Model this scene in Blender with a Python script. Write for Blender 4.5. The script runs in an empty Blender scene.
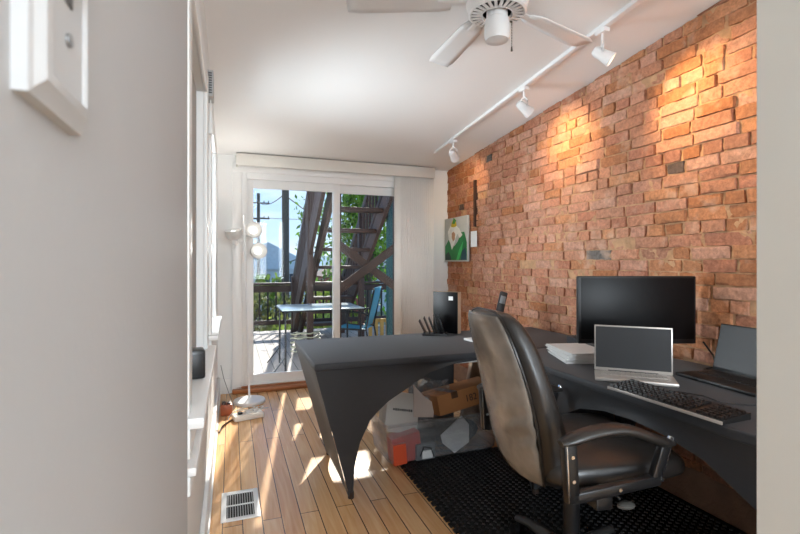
import bpy, bmesh, math, random
from mathutils import Vector, Matrix, Euler
random.seed(7)
SC = bpy.context.scene
COL = SC.collection
R = math.radians
PI = math.pi

# ------------------------------------------------------------------ helpers
def lin(h):
    h = h.lstrip('#')
    o = []
    for i in (0, 2, 4):
        c = int(h[i:i+2], 16) / 255
        o.append(c / 12.92 if c <= .04045 else ((c + .055) / 1.055) ** 2.4)
    return (o[0], o[1], o[2], 1)

def new_mat(name):
    m = bpy.data.materials.new(name); m.use_nodes = True
    nt = m.node_tree
    return m, nt, nt.nodes['Principled BSDF']

def P(name, col, rough=.5, metal=0, var=.08, scale=6, bump=0, bscale=60, spec=.5, stretch=(1, 1, 1), coat=0):
    """procedural principled material: colour varied by noise, optional bump"""
    m, nt, b = new_mat(name)
    N, L = nt.nodes, nt.links
    c = lin(col) if isinstance(col, str) else col
    tc = N.new('ShaderNodeTexCoord'); mp = N.new('ShaderNodeMapping')
    mp.inputs['Scale'].default_value = stretch
    L.new(tc.outputs['Object'], mp.inputs['Vector'])
    nz = N.new('ShaderNodeTexNoise'); nz.inputs['Scale'].default_value = scale; nz.inputs['Detail'].default_value = 4
    L.new(mp.outputs[0], nz.inputs['Vector'])
    mx = N.new('ShaderNodeMix'); mx.data_type = 'RGBA'
    mx.inputs['A'].default_value = (c[0]*(1-var), c[1]*(1-var), c[2]*(1-var), 1)
    mx.inputs['B'].default_value = (min(1, c[0]*(1+var)), min(1, c[1]*(1+var)), min(1, c[2]*(1+var)), 1)
    L.new(nz.outputs['Fac'], mx.inputs['Factor'])
    L.new(mx.outputs['Result'], b.inputs['Base Color'])
    b.inputs['Roughness'].default_value = rough; b.inputs['Metallic'].default_value = metal
    b.inputs['Specular IOR Level'].default_value = spec
    b.inputs['Coat Weight'].default_value = coat
    if bump:
        n2 = N.new('ShaderNodeTexNoise'); n2.inputs['Scale'].default_value = bscale; n2.inputs['Detail'].default_value = 3
        L.new(mp.outputs[0], n2.inputs['Vector'])
        bp = N.new('ShaderNodeBump'); bp.inputs['Strength'].default_value = bump; bp.inputs['Distance'].default_value = .01
        L.new(n2.outputs['Fac'], bp.inputs['Height']); L.new(bp.outputs[0], b.inputs['Normal'])
    return m

class MB:
    def __init__(s): s.bm = bmesh.new()
    def take(s, b, M=None):
        if M is not None: bmesh.ops.transform(b, matrix=M, verts=b.verts)
        mp = {}
        for v in b.verts: mp[v] = s.bm.verts.new(v.co)
        for f in b.faces:
            try: s.bm.faces.new([mp[v] for v in f.verts])
            except ValueError: pass
        b.free(); return s
    def box(s, c, d, rot=None, bev=0, seg=2):
        b = bmesh.new(); bmesh.ops.create_cube(b, size=1)
        bmesh.ops.scale(b, vec=Vector(d), verts=b.verts)
        if bev: bmesh.ops.bevel(b, geom=list(b.edges), offset=bev, segments=seg, affect='EDGES', profile=.5)
        M = Matrix.Translation(c)
        if rot is not None:
            M = M @ (rot.to_4x4() if isinstance(rot, Matrix) else Euler(rot).to_matrix().to_4x4())
        return s.take(b, M)
    def bx(s, x0, x1, y0, y1, z0, z1, bev=0):
        return s.box(((x0+x1)/2, (y0+y1)/2, (z0+z1)/2), (abs(x1-x0), abs(y1-y0), abs(z1-z0)), None, bev)
    def bar(s, p0, p1, w, h, bev=0, up=(0, 0, 1)):
        p0, p1 = Vector(p0), Vector(p1); d = p1 - p0; x = d.normalized()
        u = Vector(up)
        if abs(x.dot(u)) > .98: u = Vector((0, 1, 0))
        y = u.cross(x).normalized(); z = x.cross(y)
        M = Matrix((x, y, z)).transposed()
        return s.box((p0+p1)/2, (d.length, w, h), M, bev)
    def cyl(s, p0, p1, r0, r1=None, seg=16):
        r1 = r0 if r1 is None else r1
        p0, p1 = Vector(p0), Vector(p1); d = p1 - p0
        b = bmesh.new()
        bmesh.ops.create_cone(b, cap_ends=True, cap_tris=False, segments=seg, radius1=r0, radius2=r1, depth=d.length)
        q = d.to_track_quat('Z', 'Y').to_matrix().to_4x4()
        return s.take(b, Matrix.Translation((p0+p1)/2) @ q)
    def sph(s, c, r, sc=(1, 1, 1), seg=16, rot=None):
        b = bmesh.new(); bmesh.ops.create_uvsphere(b, u_segments=seg, v_segments=max(6, seg//2), radius=r)
        M = Matrix.Translation(c)
        if rot: M = M @ Euler(rot).to_matrix().to_4x4()
        return s.take(b, M @ Matrix.Diagonal((*sc, 1)))
    def tube(s, pts, r, seg=8, sc=(1, 1), closed=False, up=(0, 0, 1)):
        pts = [Vector(p) for p in pts]; n = len(pts); rings = []
        for i, p in enumerate(pts):
            if closed: t = pts[(i+1) % n] - pts[i-1]
            else: t = pts[min(i+1, n-1)] - pts[max(i-1, 0)]
            t.normalize(); u = Vector(up)
            if abs(t.dot(u)) > .98: u = Vector((0, 1, .1)).normalized()
            a = u.cross(t).normalized(); b = t.cross(a)
            rr = r[i] if isinstance(r, (list, tuple)) else r
            rings.append([p + a*(math.cos(2*PI*k/seg)*rr*sc[0]) + b*(math.sin(2*PI*k/seg)*rr*sc[1]) for k in range(seg)])
        return s.loft(rings, caps=not closed, loop=closed)
    def loft(s, rings, caps=True, loop=False):
        V = [[s.bm.verts.new(p) for p in rg] for rg in rings]
        n = len(V[0]); m = len(V)
        for i in range(m if loop else m-1):
            a, b = V[i], V[(i+1) % m]
            for k in range(n):
                s.bm.faces.new((a[k], a[(k+1) % n], b[(k+1) % n], b[k]))
        if caps and not loop:
            s.bm.faces.new(V[0][::-1]); s.bm.faces.new(V[-1])
        return s
    def lathe(s, prof, c=(0, 0, 0), seg=24, M=None, caps=False):
        rings = []
        M = M or Matrix.Identity(4); c = Vector(c)
        for r, z in prof:
            rings.append([c + (M @ Vector((r*math.cos(2*PI*k/seg), r*math.sin(2*PI*k/seg), z))) for k in range(seg)])
        return s.loft(rings, caps=caps)
    def grid(s, rows):
        V = [[s.bm.verts.new(p) for p in rw] for rw in rows]
        for i in range(len(V)-1):
            for k in range(len(V[0])-1):
                s.bm.faces.new((V[i][k], V[i][k+1], V[i+1][k+1], V[i+1][k]))
        return s
    def prism(s, poly, axis, a0, a1):
        """2-D polygon extruded along axis 'x','y' or 'z'"""
        def mk(p, a):
            return {'x': (a, p[0], p[1]), 'y': (p[0], a, p[1]), 'z': (p[0], p[1], a)}[axis]
        A = [s.bm.verts.new(mk(p, a0)) for p in poly]; B = [s.bm.verts.new(mk(p, a1)) for p in poly]
        n = len(poly)
        s.bm.faces.new(A[::-1]); s.bm.faces.new(B)
        for k in range(n): s.bm.faces.new((A[k], A[(k+1) % n], B[(k+1) % n], B[k]))
        return s
    def build(s, name, mat, parent=None, smooth=35, world=False, origin=None):
        bmesh.ops.recalc_face_normals(s.bm, faces=s.bm.faces)
        if world and parent is not None:
            s.bm.transform(parent_matrix(parent).inverted())
        if origin is not None:
            s.bm.transform(Matrix.Translation(-Vector(origin)))
        me = bpy.data.meshes.new(name); s.bm.to_mesh(me); s.bm.free()
        if smooth:
            for p in me.polygons: p.use_smooth = True
            me.set_sharp_from_angle(angle=R(smooth))
        me.materials.append(mat)
        o = bpy.data.objects.new(name, me); COL.objects.link(o)
        if origin is not None: o.location = origin
        if parent is not None: o.parent = parent
        return o

def parent_matrix(o):
    M = o.matrix_basis.copy()
    while o.parent is not None:
        o = o.parent; M = o.matrix_basis @ M
    return M

def tag(o, label, cat, group=None, kind=None):
    o['label'] = label; o['category'] = cat
    if group: o['group'] = group
    if kind: o['kind'] = kind
    return o

def thing(name, label, cat, loc=(0, 0, 0), rz=0, group=None):
    o = bpy.data.objects.new(name, None); COL.objects.link(o)
    o.empty_display_size = .1
    o.location = loc; o.rotation_euler = (0, 0, rz)
    return tag(o, label, cat, group)

def struct(name, mb, mat, smooth=30):
    o = mb.build(name, mat, None, smooth); o['kind'] = 'structure'; return o

def dup(root, loc, rz=None, label=None):
    c = root.copy(); COL.objects.link(c); c.location = loc
    if rz is not None: c.rotation_euler = (0, 0, rz)
    if label: c['label'] = label
    def rec(src, dst):
        for ch in list(src.children):
            k = ch.copy(); COL.objects.link(k); k.parent = dst; rec(ch, k)
    rec(root, c)
    return c

def text_mesh(txt, size, mat, parent, name, M):
    cu = bpy.data.curves.new(name, 'FONT'); cu.body = txt; cu.size = size; cu.extrude = .0004
    cu.align_x = 'CENTER'; cu.align_y = 'CENTER'
    t = bpy.data.objects.new(name+'_tmp', cu); COL.objects.link(t)
    dg = bpy.context.evaluated_depsgraph_get(); dg.update()
    me = bpy.data.meshes.new_from_object(t.evaluated_get(dg))
    COL.objects.unlink(t); bpy.data.objects.remove(t)
    me.transform(M); me.materials.clear(); me.materials.append(mat)
    o = bpy.data.objects.new(name, me); COL.objects.link(o); o.parent = parent
    return o

# ------------------------------------------------------------------ materials
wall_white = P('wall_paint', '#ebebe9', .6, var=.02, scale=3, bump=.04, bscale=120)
trim_white = P('trim_paint', '#eeeeec', .35, var=.02, scale=3)
ceil_white = P('ceiling_paint', '#ebebea', .8, var=.015, scale=2)
vinyl = P('white_vinyl', '#ecedec', .3, var=.015)
blind_mat = P('blind_vinyl', '#f0ede7', .5, var=.03)
valance_mat = P('valance_vinyl', '#dbd8d0', .5, var=.03)
jamb_mat = P('jamb_paint', '#f4f1e8', .5, var=.03, scale=8)
black_plastic = P('black_plastic', '#141415', .4, var=.1)
satin_black = P('satin_black', '#1b1b1c', .3, var=.1)
dark_grey = P('dark_grey_plastic', '#2e2f31', .45, var=.08)
screen_mat = P('screen', '#08080a', .38, var=.02, spec=.22)
lap_screen = P('matte_screen', '#2f3032', .4, var=.02, spec=.35)
silver = P('silver_plastic', '#b9b2ab', .35, .4, var=.03)
chrome = P('chrome', '#c9c9c9', .15, 1, var=.02)
white_metal = P('white_metal', '#e6e6e6', .3, var=.02)
paper = P('paper', '#d8d8d6', .8, var=.04, scale=20)
wood_sill = P('sill_wood', '#a5673b', .35, var=.25, scale=5, stretch=(1, 12, 12))
rubber = P('rubber', '#101011', .55, var=.2, spec=.4)
key_mat = P('key_plastic', '#1d1817', .4, var=.15)
brown_box = P('cardboard', '#a06a3c', .8, var=.08, scale=10, bump=.05)
red_mat = P('red_card', '#c23325', .5, var=.15)
orange_mat = P('orange_card', '#d9532c', .5, var=.12)
stairwood = P('stair_wood', '#35241e', .6, var=.35, scale=5, stretch=(1, 1, 1), bump=.1)
railwood = P('rail_wood', '#3b2a24', .6, var=.3, scale=6, bump=.1)
black_metal = P('black_metal', '#15171a', .4, .3)
teal_fabric = P('teal_sling', '#2e7f95', .7, var=.1, scale=30)
teal_paint = P('teal_paint', '#1d4448', .6, var=.1)
pole_wood = P('pole_wood', '#4b4441', .8, var=.3, scale=4, stretch=(8, 8, .6))
terracotta = P('brown_plastic', '#a3542f', .45, var=.2, scale=20)

# leather
leather, nt, b = new_mat('black_leather')
N, L = nt.nodes, nt.links
tc = N.new('ShaderNodeTexCoord')
vo = N.new('ShaderNodeTexVoronoi'); vo.inputs['Scale'].default_value = 260
nz = N.new('ShaderNodeTexNoise'); nz.inputs['Scale'].default_value = 7; nz.inputs['Detail'].default_value = 3
L.new(tc.outputs['Object'], vo.inputs['Vector']); L.new(tc.outputs['Object'], nz.inputs['Vector'])
cr = N.new('ShaderNodeValToRGB'); cr.color_ramp.elements[0].color = lin('#1a1817'); cr.color_ramp.elements[1].color = lin('#2c2825')
L.new(nz.outputs['Fac'], cr.inputs[0]); L.new(cr.outputs[0], b.inputs['Base Color'])
b.inputs['Roughness'].default_value = .34; b.inputs['Specular IOR Level'].default_value = .8
bp = N.new('ShaderNodeBump'); bp.inputs['Strength'].default_value = .12; bp.inputs['Distance'].default_value = .002
L.new(vo.outputs['Distance'], bp.inputs['Height'])
bp2 = N.new('ShaderNodeBump'); bp2.inputs['Strength'].default_value = .25; bp2.inputs['Distance'].default_value = .02
L.new(nz.outputs['Fac'], bp2.inputs['Height']); L.new(bp.outputs[0], bp2.inputs['Normal']); L.new(bp2.outputs[0], b.inputs['Normal'])

sheen_leather = leather.copy(); sheen_leather.name = 'sheen_leather'  # pale reflection on the black leather is put into the base colour
for n_ in sheen_leather.node_tree.nodes:
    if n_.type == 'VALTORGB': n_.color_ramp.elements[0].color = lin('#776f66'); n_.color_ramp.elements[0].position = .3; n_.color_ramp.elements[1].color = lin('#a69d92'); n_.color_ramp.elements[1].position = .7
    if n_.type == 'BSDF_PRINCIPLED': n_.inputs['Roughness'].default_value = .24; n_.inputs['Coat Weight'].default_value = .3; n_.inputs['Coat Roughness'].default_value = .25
# stretch fabric: thin, lets a little light through
fabric, nt, b = new_mat('stretch_fabric')
N, L = nt.nodes, nt.links
b.inputs['Base Color'].default_value = lin('#35363a'); b.inputs['Roughness'].default_value = .6
b.inputs['Sheen Weight'].default_value = .08; b.inputs['Specular IOR Level'].default_value = .45
tc = N.new('ShaderNodeTexCoord'); mp = N.new('ShaderNodeMapping'); mp.inputs['Scale'].default_value = (3, 60, 60)
nz = N.new('ShaderNodeTexNoise'); nz.inputs['Scale'].default_value = 5
L.new(tc.outputs['Object'], mp.inputs[0]); L.new(mp.outputs[0], nz.inputs['Vector'])
cr = N.new('ShaderNodeValToRGB'); cr.color_ramp.elements[0].color = lin('#222326'); cr.color_ramp.elements[1].color = lin('#313236')
L.new(nz.outputs['Fac'], cr.inputs[0]); L.new(cr.outputs[0], b.inputs['Base Color'])
tr = N.new('ShaderNodeBsdfTranslucent'); tr.inputs['Color'].default_value = (.45, .46, .5, 1)
ms = N.new('ShaderNodeMixShader'); ms.inputs[0].default_value = .10
out = N['Material Output']
L.new(b.outputs[0], ms.inputs[1]); L.new(tr.outputs[0], ms.inputs[2]); L.new(ms.outputs[0], out.inputs['Surface'])

def glassy(name, tint, gloss, rough=.02, haze=0, hazecol=(.8, .8, .8, 1)):
    m, nt, b = new_mat(name); N, L = nt.nodes, nt.links
    N.remove(b)
    t = N.new('ShaderNodeBsdfTransparent'); t.inputs['Color'].default_value = tint
    g = N.new('ShaderNodeBsdfGlossy'); g.inputs['Roughness'].default_value = rough
    lw = N.new('ShaderNodeLayerWeight'); lw.inputs['Blend'].default_value = .5      # Schlick, same on both faces of a thin sheet
    pw = N.new('ShaderNodeMath'); pw.operation = 'POWER'; pw.inputs[1].default_value = 5
    L.new(lw.outputs['Facing'], pw.inputs[0])
    ma = N.new('ShaderNodeMath'); ma.operation = 'MULTIPLY_ADD'; ma.inputs[1].default_value = .96; ma.inputs[2].default_value = .04
    L.new(pw.outputs[0], ma.inputs[0])
    mu = N.new('ShaderNodeMath'); mu.operation = 'MULTIPLY'; mu.inputs[1].default_value = gloss; mu.use_clamp = True
    L.new(ma.outputs[0], mu.inputs[0])
    mx = N.new('ShaderNodeMixShader'); L.new(mu.outputs[0], mx.inputs[0]); L.new(t.outputs[0], mx.inputs[1]); L.new(g.outputs[0], mx.inputs[2])
    last = mx
    if haze:
        d = N.new('ShaderNodeBsdfDiffuse'); d.inputs['Color'].default_value = hazecol
        nz = N.new('ShaderNodeTexNoise'); nz.inputs['Scale'].default_value = 8
        m2 = N.new('ShaderNodeMath'); m2.operation = 'MULTIPLY'; m2.inputs[1].default_value = haze*2
        L.new(nz.outputs['Fac'], m2.inputs[0])
        m3 = N.new('ShaderNodeMixShader'); L.new(m2.outputs[0], m3.inputs[0]); L.new(mx.outputs[0], m3.inputs[1]); L.new(d.outputs[0], m3.inputs[2])
        last = m3
    L.new(last.outputs[0], N['Material Output'].inputs['Surface'])
    return m
glass = glassy('window_glass', (.985, .993, .99, 1), .3)
tote_plastic = glassy('clear_plastic', (.95, .955, .96, 1), 1.0, .12, .09, (.8, .8, .81, 1))
bag_plastic = glassy('bag_film', (.9, .91, .92, 1), 3.2, .08, .06)
table_glass = P('patio_table_glass', '#c5d2d6', .15, var=.15, scale=6)

def emit(name, col, st):
    m, nt, b = new_mat(name)
    b.inputs['Base Color'].default_value = col
    b.inputs['Emission Color'].default_value = col; b.inputs['Emission Strength'].default_value = st
    return m
bulb_mat = emit('lamp_bulb', (1, .97, .92, 1), 1.5)
spot_mat = emit('spot_bulb', (1, .8, .5, 1), 4)

# frosted lamp shade
shade_mat, nt, b = new_mat('lamp_shade'); N, L = nt.nodes, nt.links
b.inputs['Base Color'].default_value = (.62, .62, .61, 1); b.inputs['Roughness'].default_value = .4
tr = N.new('ShaderNodeBsdfTranslucent'); tr.inputs['Color'].default_value = (.95, .93, .9, 1)
ms = N.new('ShaderNodeMixShader'); ms.inputs[0].default_value = .25
L.new(b.outputs[0], ms.inputs[1]); L.new(tr.outputs[0], ms.inputs[2]); L.new(ms.outputs[0], N['Material Output'].inputs['Surface'])

# plank floor: boards run along Y, each its own tone, dark seams
def plank_mat(name, cols, width, length, seam, rough, bw=.0045, grain=.72):
    m, nt, b = new_mat(name); N, L = nt.nodes, nt.links
    tc = N.new('ShaderNodeTexCoord')
    br = N.new('ShaderNodeTexBrick'); br.offset = .37; br.offset_frequency = 2
    br.inputs['Scale'].default_value = 1; br.inputs['Brick Width'].default_value = length; br.inputs['Row Height'].default_value = width
    br.inputs['Mortar Size'].default_value = bw/2; br.inputs['Mortar Smooth'].default_value = .1
    br.inputs['Color1'].default_value = (0, 0, 0, 1); br.inputs['Color2'].default_value = (1, 1, 1, 1); br.inputs['Mortar'].default_value = (.5, .5, .5, 1)
    mp = N.new('ShaderNodeMapping'); mp.inputs['Rotation'].default_value = (0, 0, R(90)); mp.inputs['Location'].default_value = (0, .038, 0)
    L.new(tc.outputs['Object'], mp.inputs[0]); L.new(mp.outputs[0], br.inputs['Vector'])
    mp2 = N.new('ShaderNodeMapping'); mp2.inputs['Scale'].default_value = (28, 1.6, 1)
    L.new(tc.outputs['Object'], mp2.inputs[0])
    ad = N.new('ShaderNodeVectorMath'); ad.operation = 'ADD'
    L.new(mp2.outputs[0], ad.inputs[0]); L.new(br.outputs['Color'], ad.inputs[1])
    nz = N.new('ShaderNodeTexNoise'); nz.inputs['Scale'].default_value = 1.6; nz.inputs['Detail'].default_value = 6; nz.inputs['Distortion'].default_value = .9
    L.new(ad.outputs[0], nz.inputs['Vector'])
    r1 = N.new('ShaderNodeValToRGB'); e = r1.color_ramp.elements
    e[0].color = lin(cols[0]); e[1].color = lin(cols[-1]); e[0].position = .2; e[1].position = .8
    for i, c in enumerate(cols[1:-1]):
        k = e.new(.2 + .6*(i+1)/(len(cols)-1)); k.color = lin(c)
    mxf = N.new('ShaderNodeMix'); mxf.data_type = 'FLOAT'; mxf.inputs['Factor'].default_value = grain
    L.new(br.outputs['Color'], mxf.inputs['A']); L.new(nz.outputs['Fac'], mxf.inputs['B'])
    L.new(mxf.outputs['Result'], r1.inputs[0])
    mx = N.new('ShaderNodeMix'); mx.data_type = 'RGBA'
    L.new(br.outputs['Fac'], mx.inputs['Factor']); L.new(r1.outputs[0], mx.inputs['A']); mx.inputs['B'].default_value = lin(seam)
    L.new(mx.outputs['Result'], b.inputs['Base Color'])
    b.inputs['Roughness'].default_value = rough
    bp = N.new('ShaderNodeBump'); bp.inputs['Strength'].default_value = .3; bp.inputs['Distance'].default_value = .003; bp.invert = True
    L.new(br.outputs['Fac'], bp.inputs['Height']); L.new(bp.outputs[0], b.inputs['Normal'])
    return m
floor_mat = plank_mat('oak_floor', ['#c48e5a', '#d2a26e', '#dbb080', '#e4c094'], .0905, 1.7, '#3a2312', .27)
deck_mat = plank_mat('deck_boards', ['#857c75', '#968c84', '#a59b92'], .14, 3.6, '#3b3733', .7, .01)

# ------------------------------------------------------------------ room
XL, XR, YB = -.12, 2.28, 4.70
def ceil_z(y): return 2.27 + .089*(4.7 - y)
struct('floor', MB().bx(-.6, 2.6, -3.2, 4.78, -.12, 0), floor_mat)
struct('ceiling', MB().prism([(-3.2, ceil_z(-3.2)), (4.85, ceil_z(4.85)), (4.85, ceil_z(4.85)+.15), (-3.2, ceil_z(-3.2)+.15)], 'x', -.6, 2.6), ceil_white)

def wall_with_holes(axis, a0, a1, u0, u1, zmax, holes):
    """slab between a0..a1 along axis, spanning u0..u1, holes = [(u0,u1,z0,z1)] sorted"""
    m = MB()
    def add(ua, ub, za, zb):
        if ub - ua < 1e-4 or zb - za < 1e-4: return
        if axis == 'x': m.bx(a0, a1, ua, ub, za, zb)
        else: m.bx(ua, ub, a0, a1, za, zb)
    u = u0
    for h in holes:
        add(u, h[0], 0, zmax); add(h[0], h[1], 0, h[2]); add(h[0], h[1], h[3], zmax); u = h[1]
    add(u, u1, 0, zmax)
    return m
# left wall: the near stretch stands 3.5 cm proud, beyond it two deep windows
WA, WB = (1.42, 2.33, .84, 2.04), (2.86, 3.62, .84, 2.04)
struct('wall_left', wall_with_holes('x', -.40, XL, 1.055, 4.85, 2.70, [WA, WB]), wall_white)
struct('wall_left_front', MB().bx(-.40, -.085, -3.2, 1.055, 0, 3.1), P('shaded_wall_paint', '#b6b6b6', .6, var=.04, scale=3, bump=.04, bscale=120))  # dimmer light on this wall is put into a greyer colour
DX0, DX1, DZ = .085, 2.03, 2.12          # sliding-door opening in the back wall
struct('wall_back', wall_with_holes('y', YB, 4.85, XL, XR+.06, 2.45, [(DX0, DX1, 0, DZ)]), wall_white)
struct('left_sky_blocker', MB().bx(-4.6, -4.3, -6, 10, -3, 7), P('blocker_brown', '#6b5a52', .9, var=.2, scale=6))  # unseen slab added to block the sky from the left windows
struct('wall_rear', wall_with_holes('y', -3.3, -3.2, -.4, 2.6, 3.1, [(.2, 2.0, .8, 2.3)]), wall_white)  # window opening made up to go with the added rear fill
# doorway jamb close on the right of the camera
struct('wall_front', MB().bx(.632, .86, .28, .40, 0, 2.85), jamb_mat)

# windows in the left wall
def window(n, w):
    y0, y1, z0, z1 = w
    f = MB()
    for a, c in ((y0, y0+.05), (y1-.05, y1)): f.bx(-.33, -.28, a, c, z0, z1, .004)
    f.bx(-.33, -.281, y0+.05, y1-.05, z0, z0+.06).bx(-.33, -.281, y0+.05, y1-.05, z1-.05, z1).bx(-.33, -.281, y0+.05, y1-.05, (z0+z1)/2-.02, (z0+z1)/2+.02)
    o = struct('window_%d' % n, f, vinyl)
    MB().bx(-.308, -.302, y0+.04, y1-.04, z0+.05, z1-.04).build('pane', glass, o)
    t = MB()
    t.bx(XL, XL+.018, y0-.09, y0, z0+.005, z1+.10, .004).bx(XL, XL+.018, y1, y1+.09, z0+.005, z1+.10, .004)
    t.bx(XL, XL+.018, y0, y1, z1, z1+.10, .004)
    struct('trim_%d' % n, t, trim_white)
    s = MB().bx(-.28, XL+.055, y0-.11, y1+.11, z0-.025, z0+.005, .006).bx(XL, XL+.02, y0-.09, y1+.09, z0-.11, z0-.025, .004)
    struct('trim_%d' % (n+2), s, trim_white)
window(1, WA); window(2, WB)
MB().bx(-.165, -.150, WA[0]+.004, WA[1]-.004, WA[2]+.006, WA[3]-.002).build('recess_blocker', P('blocker_grey', '#b4b3b0', .9, var=.03), bpy.data.objects['window_1'])  # opaque sheet added to keep the window recess grey
struct('trim_5', MB().bx(XL, XL+.03, 1.40, 2.80, .655, .68, .005).bx(XL, XL+.015, 1.40, 2.80, .60, .655, .004), trim_white)
struct('baseboard_left', MB().bx(XL, XL+.02, 1.055, YB, 0, .16, .004).bx(XL, XL+.028, 1.055, YB, 0, .02, .004), trim_white)
struct('baseboard_back', MB().bx(XL+.02, DX0-.09, YB-.02, YB, 0, .14, .004).bx(DX1+.07, XR, YB-.02, YB, 0, .14, .004), trim_white)

# ------------------------------------------------------------------ sliding door
def sliding_door():
    f = MB()
    f.bx(DX0, DX0+.06, YB-.02, 4.83, .05, DZ, .004).bx(DX1-.06, DX1, YB-.02, 4.83, .05, DZ, .004).bx(DX0+.06, DX1-.06, YB-.019, 4.829, DZ-.07, DZ)
    f.bx(DX0+.06, DX1-.06, YB, 4.83, .045, .075, .004)
    o = struct('door_1', f, vinyl)
    c = MB()
    c.bx(DX0-.075, DX0+.01, YB-.035, YB-.021, 0, DZ-.01, .004).bx(DX1-.01, DX1+.075, YB-.035, YB-.021, 0, DZ-.01, .004).bx(DX0-.075, DX1+.075, YB-.035, YB-.021, DZ-.01, DZ+.07, .004).bx(DX0-.074, DX0-.001, YB-.021, YB, 0, DZ+.069).bx(DX1+.001, DX1+.074, YB-.021, YB, 0, DZ+.069).bx(DX0-.001, DX1+.001, YB-.021, YB, DZ+.001, DZ+.069)
    c.build('casing', trim_white, o)
    def panel(x0, x1, y, name):
        m = MB(); w = .065
        m.bx(x0, x0+w, y, y+.035, .075, DZ-.07, .004).bx(x1-w, x1, y, y+.035, .075, DZ-.07, .004)
        m.bx(x0+w, x1-w, y+.001, y+.034, .075, .155).bx(x0+w, x1-w, y+.001, y+.034, DZ-.15, DZ-.07)
        p = m.build(name, vinyl, o)
        MB().bx(x0+w-.01, x1-w+.01, y+.014, y+.020, .15, DZ-.145).build('pane', glass, p)
        return p
    panel(DX0+.055, 1.060, 4.715, 'sliding_panel')
    panel(.995, DX1-.055, 4.765, 'fixed_panel')
    MB().bx(.985, 1.005, 4.70, 4.716, .95, 1.15, .004).build('handle', vinyl, o)
    s = MB().bx(DX0-.075, DX1+.075, YB-.075, 4.83, 0, .045, .01).bx(DX0-.04, DX1+.04, YB-.035, YB, .045, .06, .005)
    s.build('threshold', wood_sill, o)
sliding_door()

# vertical blind pulled to the right
bl = thing('vertical_blind', 'white vertical blind with valance, slats bunched right of the sliding door', 'blind', (1.05, 4.6, 2.2))
MB().bx(.045, 2.075, 4.575, 4.59, 2.155, 2.268, .003).bx(.0455, .06, 4.59, 4.70, 2.156, 2.267, .002).bx(2.06, 2.0745, 4.59, 4.70, 2.156, 2.267, .002).build('valance', valance_mat, bl, world=True)
MB().bx(.07, 2.05, 4.61, 4.66, 2.19, 2.235, .004).build('head_rail', white_metal, bl, world=True)
def slat(i, n):
    x = 1.665 + .372*i/(n-1)
    a = R(38 + random.uniform(-6, 6)); hw = .043
    rows = []
    for k in range(7):
        u = -1 + k/3; bow = .006*(1-u*u)
        p = Vector((math.cos(a)*hw*u - math.sin(a)*bow, -math.sin(a)*hw*u - math.cos(a)*bow, 0))
        rows.append([Vector((x, 4.622, .10)) + p, Vector((x, 4.622, 2.19)) + p])
    o = MB().grid(rows).build('slat', blind_mat, bl, world=True, smooth=60)
    so = o.modifiers.new('thickness', 'SOLIDIFY'); so.thickness = .0018
for i in range(17): slat(i, 17)

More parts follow.
